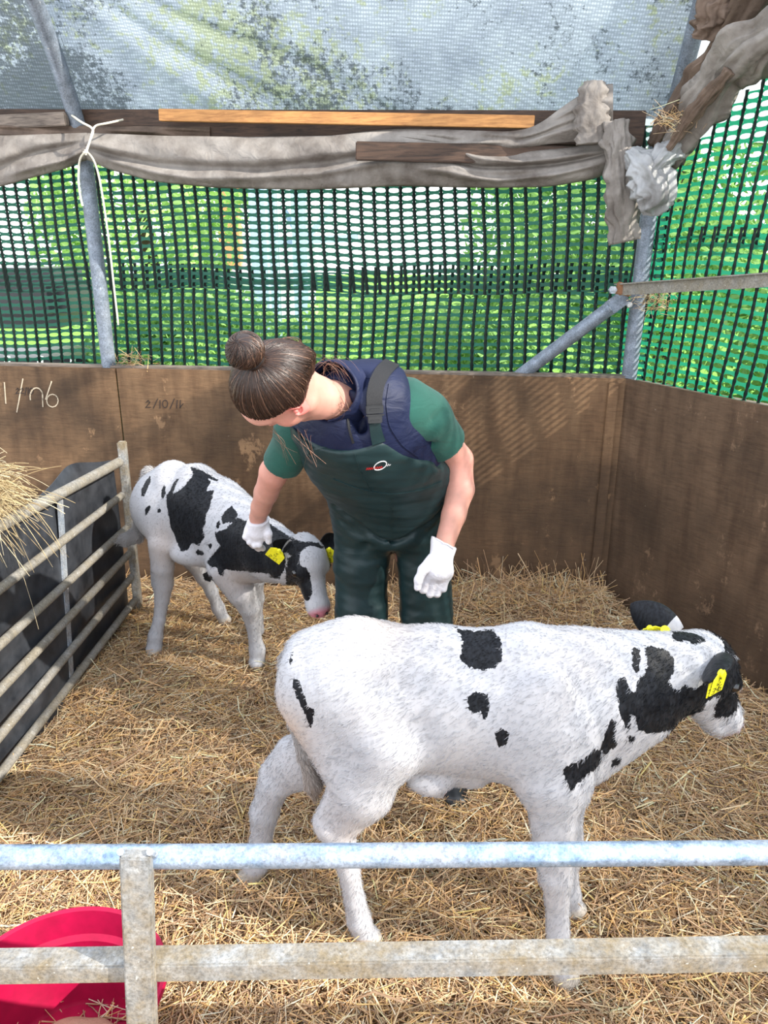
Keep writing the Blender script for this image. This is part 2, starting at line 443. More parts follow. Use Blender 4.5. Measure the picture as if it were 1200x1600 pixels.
# boarding of the back wall
wb = empty('wall_back', (0, 0, 0), kind='structure')
S0 = 2.41
def panel(fn, s0, s1, m, parent, th=.018, top=ZT):
    a = fn(s0, th/2, (top-.12)/2); b = fn(s1, th/2, (top-.12)/2)
    mb = MB(); mb.bar(a, b, th, top+.12, bev=.002); return mb.build('plywood_panel', m, parent)
panel(bp, -.012, S0-.003, M_ply_back, wb)
panel(bp, S0+.003, S0+2.4, M_ply_back, wb)
MB().bar(bp(-.02, .05, 1.085), bp(S0+2.4, .05, 1.085), .06, .05).build('timber_rail', M_cap_wood, wb)
MB().bar(bp(.03, -.012, .5), bp(.075, -.012, .5), .02, 1.17, bev=.003).build('corner_batten', M_ply_back, wb)
wr = empty('wall_right', (0, 0, 0), kind='structure')
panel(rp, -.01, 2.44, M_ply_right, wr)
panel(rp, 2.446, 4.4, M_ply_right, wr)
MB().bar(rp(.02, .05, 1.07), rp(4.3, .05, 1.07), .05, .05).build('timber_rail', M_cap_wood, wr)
# chalk figures and scratches on the boards (thin paint strokes)
M_chalk = plain('chalk', (.50, .42, .31), .95, .05)
M_ink = plain('marker_ink', (.035, .03, .03), .8, .1)
def on_back(px, py, off=-.0015): return atplane(px, py, bp(0, off, 0), bn)
def stroke(mb, pts, w):
    P = [on_back(*p) for p in pts]
    for a, b in zip(P[:-1], P[1:]):
        if (b-a).length > 1e-4: mb.bar(a-(b-a)*.1, b+(b-a)*.1, .0012, w, up=bdir.cross(b-a).cross(b-a) if False else (b-a).cross(bn))
def arc(cx, cy, rx, ry, a0, a1, n=12):
    return [(cx+rx*math.cos(math.radians(a0+(a1-a0)*i/n)), cy+ry*math.sin(math.radians(a0+(a1-a0)*i/n))) for i in range(n+1)]
mb = MB()
stroke(mb, [(7, 600), (9, 628)], .006); stroke(mb, [(35, 596), (27, 640)], .006)
stroke(mb, arc(57, 620, 10, 14, 160, 380), .006); stroke(mb, [(66, 614), (67, 634)], .005)
stroke(mb, [(80, 598), (72, 622)], .006); stroke(mb, arc(82, 626, 9, 10, 180, 540), .005)
mb.build('chalk_writing', M_chalk, wb)
mb = MB()
def two(x, y, s): stroke(mb, [(x, y), (x+3*s, y-3*s), (x+5*s, y), (x, y+6*s), (x+6*s, y+6*s)], .0028)
two(25, 609, .9); two(32, 609, .9); stroke(mb, [(41, 606), (39, 617)], .0028)
stroke(mb, [(44, 606), (44, 616)], .0028); stroke(mb, arc(49, 611, 3, 5, 0, 360), .0028)
two(228, 629, 1.2); stroke(mb, [(240, 637), (246, 624)], .003); stroke(mb, [(250, 626), (250, 637)], .003)
stroke(mb, arc(258, 631, 4, 6, 0, 360), .003); stroke(mb, [(266, 638), (272, 624)], .003)
stroke(mb, [(277, 626), (276, 637)], .003); stroke(mb, [(282, 626), (281, 637), (286, 631)], .003)
mb.build('marker_date', M_ink, wb)

# ================================================================ netting
def netting(name, fn, s0, s1, z0, ztop, label, shear=0.0, phase=0.0, pw=.060, ph=.0335, wobs=.012, grp=None, off=.05, nm=None):
    nm = nm or M_net
    """fn(s, off, z); ztop(s)->top height. holes are cut as real openings"""
    root = empty(name, fn((s0+s1)/2, off, z0), label=label, cat='netting', group=grp)
    nc = int((s1-s0)/pw); V = []; F = []; hx, hz = .0235, .0100; T = 10
    def warp(s, z):
        ds = shear*(z-z0)+wobs*math.sin(2.3*z+1.7*s+phase*5)+.004*math.sin(9*z+s*4)
        dz = .010*math.sin(3.1*s+phase*9)+.004*math.sin(11*s+3*z)
        do = .012*math.sin(4*s+2*z+phase*3)+.004*math.sin(15*s+9*z)
        return fn(s+ds, off+do, z+dz)
    hole = [(hx*math.copysign(abs(math.cos(a))**.75, math.cos(a)), hz*math.copysign(abs(math.sin(a))**.8, math.sin(a))) for a in [2*PI*(k+.5)/T for k in range(T)]]
    def rim(c, sn):
        q = max(abs(c)/(pw/2), abs(sn)/(ph/2)); return (c/q, sn/q)
    outer = [rim(math.cos(2*PI*(k+.5)/T)*pw, math.sin(2*PI*(k+.5)/T)*ph) for k in range(T)]
    # put exact corners in
    for k in (1, 3, 6, 8): pass
    n = 0
    for i in range(nc):
        s = s0+(i+.5)*pw+phase*pw; zt = ztop(s); j = 0
        while True:
            z = z0+(j+.5)*ph; j += 1
            if z+ph/2 > zt: break
            pts = [(s+a, z+b) for a, b in hole]+[(s+a, z+b) for a, b in outer]
            V += [warp(*p) for p in pts]
            for k in range(T):
                k2 = (k+1) % T
                F.append((n+k, n+T+k, n+T+k2, n+k2))
            n += 2*T
    V = np.array([tuple(v) for v in V])
    mesh_np('net_web', V, np.array(F), nm, root, False, None, kind='stuff')
    for i in range(nc+1):
        s = s0+i*pw+phase*pw; zt = ztop(s)
        if zt < z0+.08: continue
        nz = max(3, int((zt-z0)/ph)*2)
        P = []; 
        for j in range(nz+1):
            z = z0+(zt-z0)*j/nz; P.append((warp(s, z), .0088 if j % 2 == 0 else .0062))
        mb = MB(); V2 = []; F2 = []
        for q, (p, r_) in enumerate(P):
            t = (fn(1, 0, 0)-fn(0, 0, 0)).normalized(); nn = (fn(0, 1, 0)-fn(0, 0, 0)).normalized()
            V2 += [p+t*r_-nn*.001, p-nn*.0055, p-t*r_-nn*.001, p+nn*.004]
            if q:
                b = (q-1)*4
                for e in range(4): F2.append((b+e, b+(e+1) % 4, b+4+(e+1) % 4, b+4+e))
        mb.add(V2, F2); mb.build('net_strand', M_strand, root)
    return root
netting('green_netting', bp, -.14, 3.1, 1.46, lambda s: 2.13, 'upper green plastic netting along the back, above the plywood boards', shear=.03, phase=.2, grp=None, off=.135, nm=M_net_back)
netting('green_netting', bp, -.14, 3.12, 1.05, lambda s: 1.58, 'lower green plastic netting strip just above the back plywood boards', shear=-.03, phase=.7, off=.15, nm=M_net_back)
def arch(s): return min(2.9, 1.95+.80*s+.0*s*s)
netting('green_netting', rp, -.14, 3.6, 1.05, lambda s: min(arch(s), 1.72+.0*s), 'lower green netting of the right side, above the dark plywood', shear=.10, phase=.1, off=.06)
netting('green_netting', rp, -.14, 3.6, 1.66, lambda s: arch(s), 'upper green netting of the right side, under the wrapped sloping edge', shear=.08, phase=.6, off=.075)

# ================================================================ frame of the shelter
fr = empty('steel_shelter_frame', (0, 3.9, 0), label='grey steel tube frame of the shelter with hoops and corner post', cat='frame')
Yp = 3.815
pl0 = at(163, 572, Yp); pl1 = at(136, 205, Yp)
base = Vector((pl0.x, pl0.y, -.05))
hoopY = Yp
def hoop(mb, x, y, z0, z1, r=.034, lean=0.0):
    pts = [Vector((x, y, z0)), Vector((x, y, z1-.1)), Vector((x, y-.01, z1))]
    pts = pts+[Vector((x+lean*t, y-.02-.25*t-.10*t*t, z1+.42*t*1.2-.05*t*t)) for t in [i*.3 for i in range(1, 9)]]
    mb.tube(pts, r, 16)
mb = MB(); hoop(mb, (pl0.x+pl1.x)/2, Yp, -.05, 2.12); mb.build('left_hoop_post', M_post, fr, True)
cp0 = at(983, 588, 3.49); cp1 = at(1016, 330, 3.44)
mb = MB(); mb.tube([(cp0.x-.02, 3.50, .85), tuple(cp0), (cp1.x, 3.44, 2.1)], .034, 16); mb.build('corner_post', M_post, fr, True)
mb = MB(); q0 = at(1052, 175, 3.48); q1 = at(1098, 0, 3.24); q2 = q1+(q1-q0)*2.2+Vector((0, -.3, -.1)); q0 = q0+(q0-q1)*.4
mb.tube([q0, q1, q2], .034, 14); mb.build('right_rafter', M_post, fr, True)
b0 = at(968, 470, 3.42); b1 = at(800, 596, 3.60)
mb = MB(); d = (b1-b0).normalized(); mb.tube([b0+d*.045, b1+d*.15], .031, 14); mb.build('diagonal_brace', M_post, fr, True)
mb = MB(); mb.bar(b0-d*.035, b0+d*.06, .012, .064, up=(0, 0, 1), bev=.003); mb.build('brace_end', M_post, fr)
# rail along the right netting
r0 = at(968, 453, 3.36); r1 = at(1200, 438, 2.72); rd = (r1-r0).normalized()
mb = MB(); mb.bar(r0, r1+rd*1.4, .006, .045); mb.bar(r0+Vector((-.004, .018, .022)), r1+rd*1.4+Vector((-.004, .018, .022)), .042, .005)
mb.build('side_rail', M_rail_dirty, fr)
M_rust = plain('rusty_bracket', (.26, .13, .07), .8, .2, .2, .6)
mb = MB(); c = at(975, 452, 3.345); mb.box(c, (.07, .012, .05), Matrix.Rotation(.2, 3, 'Y'), .004); mb.build('bracket', M_rust, fr)
mb = MB(); c = at(957, 453, 3.345)
mb.tube([c+Vector((0, -.012, 0)), c+Vector((0, .006, 0))], .017, 6); c = at(983, 476, 3.345); mb.tube([c+Vector((0, -.012, 0)), c+Vector((0, .006, 0))], .012, 6)
mb.build('bolt', M_galv, fr)

# timber along the eaves
tb = empty('eaves_beam', bp(1.5, .0, 2.2), label='dark weathered timber beam along the eaves under the canopy', cat='beam')
e0 = at(0, 180, 3.86); e1 = at(1010, 200, 3.40)
MB().bar(e0-bdir*.8+Vector((0, .03, -.02)), e1+Vector((0, .03, 0)), .04, .13, bev=.004).build('board', M_beam, tb)
MB().bar(at(556, 236, 3.40), at(1000, 246, 3.36), .03, .07, bev=.004).build('lower_board', M_beam, tb)
MB().bar(e0-bdir*.8+Vector((0, -.012, -.045)), at(105, 186, 3.72), .03, .055, bev=.004).build('short_board', M_cap_wood, tb)
bt = MB().bar(at(250, 180, 3.66), at(835, 191, 3.40), .03, .046, bev=.002).build('orange_batten', M_batten, None)
tag(bt, 'new orange wooden batten fixed along the eaves below the canopy', 'batten')

# canopy
def canopy():
    nu, nv = 120, 60; V = []
    r = np.linspace(0, 1, nv)
    for i in range(nu):
        s = -0.10+i/(nu-1)*4.9
        for j in range(nv):
            t = -.10+j/(nv-1)*1.12
            back = .02+.25*t+.10*t*t; up = .504*t-.05*t*t
            p = bp(s, 0.09, 2.215)+Vector((0, -back, up))+Vector((-.02*s*0, 0, 0))
            f = .010*math.sin(5*s+2.2*t)+.018*math.exp(-((s-1.55-.9*t)/.05)**2)-.016*math.exp(-((s-1.75-.75*t)/.07)**2)+.012*math.exp(-((s-2.45+.25*t)/.02)**2)+.014*math.exp(-((s-1.1-1.2*t)/.05)**2)
            V.append(p+Vector((0, -f*2.0, f*1.3)))
    i = np.arange(nu*nv).reshape(nu, nv)
    F = np.stack([i[:-1, :-1].ravel(), i[1:, :-1].ravel(), i[1:, 1:].ravel(), i[:-1, 1:].ravel()], 1)
    return mesh_np('roof_canopy', [tuple(v) for v in V], F, M_roof, None, True, None, label='white woven canopy sheet mottled with mildew over the pen', cat='canopy')
canopy()
def endsheet():
    V = []; n = 24
    for i in range(n):
        for j in range(n):
            s = .10-i/(n-1)*1.1; t = -.25+j/(n-1)*1.8; V.append(tuple(bp(s, .16, 2.2)+Vector((0, -(.02+.25*t+.10*t*t), .504*t-.05*t*t))+Vector((0, 0, .008*math.sin(9*s+5*t)))))
    i = np.arange(n*n).reshape(n, n); F = np.stack([i[:-1, :-1].ravel(), i[1:, :-1].ravel(), i[1:, 1:].ravel(), i[:-1, 1:].ravel()], 1)
    mesh_np('end_sheet', V, F, M_white_sheet, None, True, None, label='bright clean white sheet beyond the right rafter', cat='sheet')
endsheet()

# draped grey sheet along the eaves
def drape(name, xs, top, bot, Y0, Y1, folds, m, parent, bulge=.05, back=.05, n=34, seed=0, res=6):
    """sheet hanging between two edge lines given as (x, y) knots"""
    X = np.arange(xs[0], xs[1]+1, res); V = []
    tx = np.interp(X, [p[0] for p in top], [p[1] for p in top]); bx = np.interp(X, [p[0] for p in bot], [p[1] for p in bot])
    k = np.ones(7)/7; tx = np.convolve(np.pad(tx, 3, 'edge'), k, 'valid'); bx = np.convolve(np.pad(bx, 3, 'edge'), k, 'valid')
    N = n+8
    for a, x in enumerate(X):
        Y = Y0+(Y1-Y0)*(x-xs[0])/(xs[1]-xs[0])
        for j in range(N):
            if j < n:
                s_ = j/(n-1); y = tx[a]+(bx[a]-tx[a])*s_
                d = bulge*math.sin(PI*min(1, s_*1.0))**.6
                for (fx, fw, amp) in folds:
                    c_ = np.interp(x, [p[0] for p in fx], [p[1] for p in fx]); amp_ = amp*min(1, max(0, (x-fx[0][0])/30))*min(1, max(0, (fx[-1][0]-x)/30))
                    d += amp_*math.exp(-((s_-c_)/fw)**2)
                d += .006*math.sin(x*.021+s_*7+seed)+.004*math.sin(x*.05-s_*11+seed*2)
                V.append(at(x, y, Y-d))
            else:
                s_ = (j-n+1)/8; y = bx[a]+(tx[a]-bx[a])*s_; V.append(at(x, y, Y+back*math.sin(PI*s_)))
    nu = len(X); i = np.arange(nu*N).reshape(nu, N); j2 = np.roll(i, -1, axis=1)
    F = np.stack([i[:-1].ravel(), i[1:].ravel(), j2[1:].ravel(), j2[:-1].ravel()], 1)
    return mesh_np(name, [tuple(v) for v in V], F, m, parent, True)
sh = empty('grey_canvas_sheet', at(500, 240, 3.6), label='grey canvas sheet rolled and tied up along the eaves above the netting', cat='sheet')
drape('left_roll', (-260, 140), [(-260, 200), (0, 212), (60, 210), (140, 207)], [(-260, 300), (0, 293), (60, 275), (110, 262), (140, 245)], 3.80, 3.70,
      [([(-260, .5), (0, .62), (60, .42), (140, .35)], .10, -.03), ([(0, .8), (100, .75), (140, .6)], .08, .02)], M_tarp, sh)
drape('middle_roll', (132, 960), [(132, 207), (250, 212), (400, 214), (520, 212), (575, 206), (620, 205), (700, 208), (740, 232), (800, 236), (880, 232), (960, 220)],
      [(132, 246), (160, 262), (240, 284), (340, 294), (480, 297), (620, 291), (760, 294), (860, 292), (940, 278), (960, 262)], 3.70, 3.32,
      [([(132, .55), (250, .62), (400, .60), (560, .45), (700, .3)], .09, -.035), ([(160, .75), (300, .85), (480, .72), (600, .55), (700, .50)], .07, .018),
       ([(540, .42), (640, .50), (800, .45), (960, .35)], .06, -.030), ([(640, .65), (780, .8), (940, .6)], .07, .02), ([(700, .2), (820, .3), (940, .2)], .07, .02)], M_tarp, sh, seed=2)
drape('upper_roll', (520, 960), [(520, 212), (575, 204), (640, 201), (720, 203), (800, 206), (840, 197), (880, 165), (920, 140), (950, 128), (960, 132)],
      [(520, 212), (575, 214), (640, 222), (720, 236), (800, 236), (850, 226), (900, 222), (950, 220), (960, 214)], 3.58, 3.28,
      [([(560, .6), (700, .7), (800, .5)], .12, .02), ([(800, .5), (960, .6)], .08, -.02), ([(860, .2), (960, .3)], .06, .02)], M_tarp, sh, seed=4, bulge=.035)
drape('under_flap', (-260, 330), [(-260, 188), (0, 195), (120, 196), (330, 198)], [(-260, 225), (0, 216), (200, 216), (330, 216)], 3.84, 3.70, [], M_tarp_brown, sh, seed=1, bulge=.02)

def crumple(name, path, wid, thick, m, parent, seed=0, n=60, amp=.42, nrm=(0, -1, 0), per=56):
    """crumpled bunch of sheet following a path: wid/thick lists of half sizes"""
    r = np.random.default_rng(seed); path = np.array([tuple(p) for p in path], dtype=float)
    t = np.linspace(0, 1, len(path)); T = np.linspace(0, 1, n)
    P = np.stack([np.interp(T, t, path[:, i]) for i in range(3)], 1)
    for _ in range(3): P[1:-1] = (P[:-2]+P[1:-1]*2+P[2:])/4
    W = np.interp(T, np.linspace(0, 1, len(wid)), wid)*(1+.10*np.sin(T*23+seed)+.06*np.sin(T*41+seed*2)); H = np.interp(T, np.linspace(0, 1, len(thick)), thick)
    D = np.gradient(P, axis=0); D /= np.linalg.norm(D, axis=1, keepdims=True); nr = np.array(nrm, dtype=float)
    S = np.cross(D, nr); S /= np.linalg.norm(S, axis=1, keepdims=True); Nn = np.cross(S, D); V = []
    ph = r.uniform(0, 6.28, 9); kk = [2, 3, 4, 5, 7, 9, 11, 13, 6]
    for i in range(n):
        for j in range(per):
            a = 2*PI*j/per; f = 1.0
            for q in range(9):
                v = math.sin(kk[q]*a+ph[q]+T[i]*(q*2.3-4)+.6*math.sin(T[i]*11+q)); f += amp*(1-2*abs(v))*.42/(1+q*.42)
            V.append(P[i]+S[i]*math.cos(a)*W[i]*f-Nn[i]*math.sin(a)*H[i]*(f*1.1))
    V.append(P[0]); V.append(P[-1])
    i = np.arange(n*per).reshape(n, per); j2 = np.roll(i, -1, axis=1)
    F = np.stack([i[:-1].ravel(), j2[:-1].ravel(), j2[1:].ravel(), i[1:].ravel()], 1)
    k = np.arange(per); c1 = np.stack([np.full(per, n*per), (k+1) % per, k], 1); c2 = np.stack([np.full(per, n*per+1), (n-1)*per+k, (n-1)*per+(k+1) % per], 1)
    return mesh_np(name, np.array(V), [F, np.concatenate([c1, c2])], m, parent, True)
crumple('hanging_tail', [at(962, 190, 3.24), at(966, 240, 3.22), at(970, 300, 3.22), at(976, 378, 3.24)], [.06, .055, .07, .06], [.03, .03, .03, .012], M_tarp, sh, 3, amp=.35)
crumple('folded_end', [at(930, 130, 3.28), at(925, 180, 3.26), at(925, 225, 3.25)], [.05, .075, .06], [.03, .03, .02], M_tarp, sh, 11, amp=.16)
wr2 = empty('wrapped_edge_sheet', at(1060, 200, 3.1), label='crumpled grey and silver sheet wrapped round the sloping corner edge', cat='sheet')
crumple('brown_wrap', [at(1025, 225, 3.34), at(1075, 150, 3.2), at(1120, 95, 3.05), at(1220, -60, 2.75), at(1330, -230, 2.5)], [.05, .06, .07, .08], [.04]*4, M_tarp_brown, wr2, 5, amp=.3)
crumple('grey_wrap', [at(1045, 250, 3.22), at(1085, 185, 3.08), at(1135, 110, 2.95), at(1180, 75, 2.8), at(1260, 20, 2.62), at(1400, -160, 2.35)], [.06, .08, .10, .075, .08], [.04, .05, .06, .05, .05], M_tarp, wr2, 8, amp=.32)
crumple('brown_fold', [at(1040, 240, 3.12), at(1085, 175, 2.98), at(1140, 110, 2.84)], [.012, .03, .02], [.01, .015, .01], M_tarp_brown, wr2, 9, amp=.3)
crumple('silver_knot', [at(985, 240, 3.2), at(1008, 262, 3.14), at(1026, 300, 3.12), at(1020, 332, 3.16)], [.03, .07, .085, .05], [.03, .05, .06, .03], M_tarp_silver, wr2, 14, amp=.24)
crumple('silver_fold', [at(1062, 225, 3.16), at(1030, 250, 3.12), at(990, 300, 3.14)], [.05, .045, .04], [.03, .04, .02], M_tarp_silver, wr2, 17, amp=.25)
crumple('top_flap', [at(1105, 60, 2.98), at(1120, 20, 2.94), at(1150, -20, 2.9)], [.06, .07, .06], [.03, .04, .03], M_tarp_brown, wr2, 21, amp=.35)

# rope tie
M_rope = plain('pale_baler_twine', (.62, .58, .48), .8, .2, 0, .4, 200)
rp_ = MB()
def curve(pts, n=24):
    P = np.array([tuple(p) for p in pts]); t = np.linspace(0, 1, len(P)); T = np.linspace(0, 1, n)
    Q = np.stack([np.interp(T, t, P[:, i]) for i in range(3)], 1)
    for _ in range(4): Q[1:-1] = (Q[:-2]+2*Q[1:-1]+Q[2:])/4
    return [Vector(q) for q in Q]
Yr = 3.60
rp_.tube(curve([at(112, 180, Yr+.12), at(128, 192, Yr), at(142, 198, Yr), at(147, 205, Yr), at(140, 220, Yr-.03), at(134, 238, Yr-.04)]), .0045, 6)
rp_.tube(curve([at(192, 187, Yr+.1), at(165, 193, Yr), at(147, 196, Yr), at(142, 215, Yr-.03), at(135, 238, Yr-.04)]), .0045, 6)
rp_.tube(curve([at(134, 236, Yr-.045), at(124, 248, Yr-.02), at(122, 280, Yr), at(125, 305, Yr), at(129, 322, Yr)]), .0048, 6)
rp_.tube(curve([at(134, 236, Yr-.045), at(145, 245, Yr-.03), at(154, 270, Yr), at(161, 310, Yr), at(171, 380, Yr), at(177, 440, Yr), at(185, 508, Yr)]), .0042, 6)
kn = at(134, 238, Yr-.05); rp_.box(kn, (.022, .018, .022), None, .007)
tag(rp_.build('twine', M_rope, None, True), 'pale twine knotted round the canvas roll at the left post', 'twine')
# ================================================================ hurdle on the left with its rubber sheet
YG = 3.36
gate = empty('side_gate', at(213, 945, YG), label='muddy galvanised hurdle with black rubber sheet behind the small calf', cat='gate')
top = at(186, 690, YG); far_y = [721, 773, 824, 864, 900, 935]; near_y = [822, 920, 1007, 1078, 1149, 1210]
px_far = [188, 192, 199, 203, 207, 213]
MB().bar(Vector((top.x+.012, YG, top.z)), Vector((top.x+.005, YG-.01, 0.0)), .034, .042, up=(0, 1, 0), bev=.004).build('post', M_gate_dirty, gate)
rails = []
for i in range(6):
    a = at(px_far[i], far_y[i], YG-.01); b = atz(0, near_y[i], a.z+(.045-.009*i)); d = (b-a)
    rails.append((a, a+d*1.55))
    mb = MB(); P = [a+d*t*1.55 for t in np.linspace(0, 1, 14)]
    mb.tube(P, .0165 if i else .021, 12); mb.build('rail', M_rail_dirty, gate, True)
# flat divider bars standing between the rails
for (pxa, pya, pxb, pyb) in [(74, 792, 115, 1058)]:
    a0, a1 = rails[0]; t = .56; p = a0+(a1-a0)*.36; q0, q1 = rails[5]; q = q0+(q1-q0)*.36
    MB().bar(p+Vector((-.012, 0, 0)), q+Vector((-.012, 0, 0)), .038, .008, up=(1, 0, 0)).build('divider', M_galv, gate)
V = []; nu, nv = 60, 16
for i in range(nu):
    t = i/(nu-1)
    for j in range(nv):
        u_ = j/(nv-1); a = rails[0][0].lerp(rails[0][1], t); b = rails[5][0].lerp(rails[5][1], t)
        p = a.lerp(b, u_*1.13); hump = .055*math.exp(-((t-.22)/.14)**2)
        if j == 0: p.z += hump+.004; p.x -= hump*.6
        p.x -= .026+.012*math.sin(7*t+2*u_)+.01*math.sin(17*t-3*u_); p.y += 0 if t > .01 else -.02
        V.append(tuple(p))
V = np.array(V); i = np.arange(nu*nv).reshape(nu, nv); F = np.stack([i[:-1, :-1].ravel(), i[1:, :-1].ravel(), i[1:, 1:].ravel(), i[:-1, 1:].ravel()], 1)
rs = mesh_np('rubber_sheet', V, F, M_rubber, gate, True); sm_ = rs.modifiers.new('thick', 'SOLIDIFY'); sm_.thickness = .006
MB().tube([at(62, 789, 2.9), at(64, 800, 2.9)], .024, 14).build('joint_ring', M_galv, gate)

# ================================================================ gate in front of the pen
fg = empty('front_gate', (0, .92, 0), label='galvanised pen gate rails crossing in front at the bottom', cat='gate')
YF = .92
a = at(-700, 1341, YF); b = at(1950, 1325, YF+.01)
P = [a.lerp(b, t)+Vector((0, 0, -.004*math.sin(PI*t))) for t in np.linspace(0, 1, 40)]
MB().tube(P, .0178, 24).build('top_rail', M_gate, fg, True)
a = at(-700, 1521, YF-.004); b = at(1950, 1477, YF+.006)
MB().bar(a, b, .040, .036, bev=.003).build('lower_rail', M_gate_dirty, fg)
a = at(213, 1333, YF-.018); b = at(224, 1640, YF-.03)
MB().bar(a, b+(b-a)*.6, .045, .022, up=(0, 1, 0), bev=.003).build('upright', M_gate_dirty, fg)
dn = (b-a).normalized()
P = []
mb = MB()
for sx in (-1, 1): mb.tube([a+Vector((sx*.0215, -.004, .006)), a+Vector((sx*.023, .010, -.012))], .0055, 8)
mb.build('weld', M_galv, fg, True)

# ================================================================ feed bucket
M_bucket = plain('magenta_plastic', (.30, .0012, .034), .5, .25, 0, .05, 30)
cx, cy = at(96, 1556, 1.17).x, 1.165
bk = empty('feed_bucket', (cx, cy, .02), label='magenta plastic feed bucket behind the gate with meal inside', cat='bucket')
def lathe(prof, cx, cy, sx=1.0, sy=1.0, n=64, tilt=0.0):
    V = []; F = []
    for r_, z_ in prof:
        for k in range(n): an = 2*PI*k/n; V.append((cx+r_*sx*math.cos(an), cy+r_*sy*math.sin(an), z_+tilt*math.sin(an)*r_))
    for i in range(len(prof)-1):
        for k in range(n): F.append((i*n+k, i*n+(k+1) % n, (i+1)*n+(k+1) % n, (i+1)*n+k))
    return V, F
V, F = lathe([(.155, .01), (.185, .235), (.192, .245), (.212, .248), (.217, .243), (.216, .235), (.213, .235), (.211, .243), (.195, .240), (.188, .232)], cx, cy)
V, F = lathe([(.001, .012), (.150, .012), (.157, .02), (.178, .17), (.192, .178), (.205, .232), (.214, .236), (.217, .230), (.216, .224), (.208, .224), (.198, .175), (.184, .165), (.165, .004), (.001, .002)], cx, cy, 1, .92)
mb = MB(); mb.add(V, F); mb.build('tub', M_bucket, bk, True)
# meal in the bucket
M_meal = plain('feed_meal', (.42, .24, .16), .9, .1, 0, .8, 300)
bl = Blob((cx-.16, cy-.16, 0), (cx+.16, cy+.16, .12), .005); bl.ell((cx, cy-.01, .025), (.125, .10, .045), 0)
V, F = bl.surf(0); V = V+normals(V, F)*(wob(V, 120, 3)*.004)[:, None]; V[:, 2] = np.maximum(V[:, 2], .014)
mesh_np('feed_meal', V, F, M_meal, None, True, label='brown meal and chaff lying in the magenta bucket', cat='feed', kind='stuff')

# ================================================================ straw
def stalks(N, pos, lmin, lmax, rmin, rmax, name, m, parent=None, lift=.03, seed=1, pal=None, K=3, curl=.25, vert=.15, dirs=None, bedf=None, **k):
    r = np.random.default_rng(seed)
    th = r.uniform(0, 2*PI, N) if dirs is None else dirs; L = r.uniform(0, 1, N)**1.5*(lmax-lmin)+lmin
    el = r.normal(0, vert, N)
    d = np.stack([np.cos(th)*np.cos(el), np.sin(th)*np.cos(el), np.sin(el)], 1)
    bend = r.normal(0, curl, (N, 3)); bend[:, 2] *= .5
    t = np.linspace(-.5, .5, K)
    P = pos[:, None, :]+d[:, None, :]*(L[:, None]*t[None])[..., None]+bend[:, None, :]*(L[:, None]*(t**2-.08)[None])[..., None]
    P[:, :, 2] += (np.abs(np.sin(el))*L*.35)[:, None]
    if bedf is not None:
        g_ = bedf(P[:, :, 0], P[:, :, 1]); P[:, :, 2] = np.maximum(P[:, :, 2], g_+.002)
    pal = np.array(pal if pal is not None else [(.95, .62, .25), (.78, .50, .24), (.95, .74, .44), (.62, .40, .22), (.95, .82, .60), (.44, .27, .16), (.86, .64, .38), (.20, .12, .07)])
    w_ = np.array([.13, .2, .12, .17, .07, .12, .13, .06])[:len(pal)]; w_ /= w_.sum()
    c = pal[r.choice(len(pal), N, p=w_)]**.85*r.uniform(.85, 1.12, (N, 1))
    rs_ = r.uniform(rmin, rmax, N); rs_[::11] *= 1.6; c[::11] *= 1.12; c = np.clip(c, 0, .95)
    return strands(name, P, rs_, m, parent, 3, .7, c, **k)
def in_pen(x, y, margin=.02):
    d1 = (x-B0.x)*bn.x+(y-B0.y)*bn.y; d2 = (x-B0.x)*rn.x+(y-B0.y)*rn.y
    return (d1 < -margin-.01) & (d2 < -margin-.01) & (x > -1.5)
r = np.random.default_rng(21)
x = r.uniform(-1.5, 2.2, 200000); y = .5+3.3*r.uniform(0, 1, 200000)**1.15
keep = in_pen(x, y, .04) & (np.abs(x) < .62*(y*.946+.55)+.40); x = x[keep][:112000]; y = y[keep][:112000]
dep = r.uniform(0, 1, len(x))
hz_ = bed_z(x, y)+.006+.024*dep**.8+.012*wob(np.stack([x, y], 1), 22, 9)
pos = np.stack([x, y, hz_], 1)
stalks(len(x), pos, .015, .16, .0007, .0022, 'straw_bedding', M_straw, bedf=bed_z, vert=.22, kind='stuff', label='golden straw bedding covering the floor of the pen', cat='straw')
# wisps standing up along the walls and on the heap
n_ = 900; s_ = r.uniform(.02, 1.3, n_)
q = np.array([tuple(bp(a, -.05-.15*abs(b), 0)) for a, b in zip(s_, r.normal(0, 1, n_))]); q[:, 2] = bed_z(q[:, 0], q[:, 1])+.03
stalks(n_, q, .08, .22, .0009, .0018, 'straw_wisps', M_straw, vert=.8, seed=5, kind='stuff', label='long straw wisps heaped against the back wall', cat='straw')

for (px_, py_, Y_, n2, lab) in ((205, 566, 3.80, 70, 'small nest of straw on the plywood top beside the left post'), (1028, 474, 3.34, 110, 'wisps of straw caught on the corner post under the side rail'), (1050, 190, 3.05, 90, 'straw bits lodged in the brown fold of the wrapped corner edge')):
    q = np.array([tuple(at(px_, py_, Y_))])+r.normal(0, 1, (n2, 3))*(.045, .02, .02)
    stalks(n2, q, .03, .12, .0006, .0012, 'straw_wisps', M_straw, vert=.5, seed=int(px_), kind='stuff', label=lab, cat='straw')

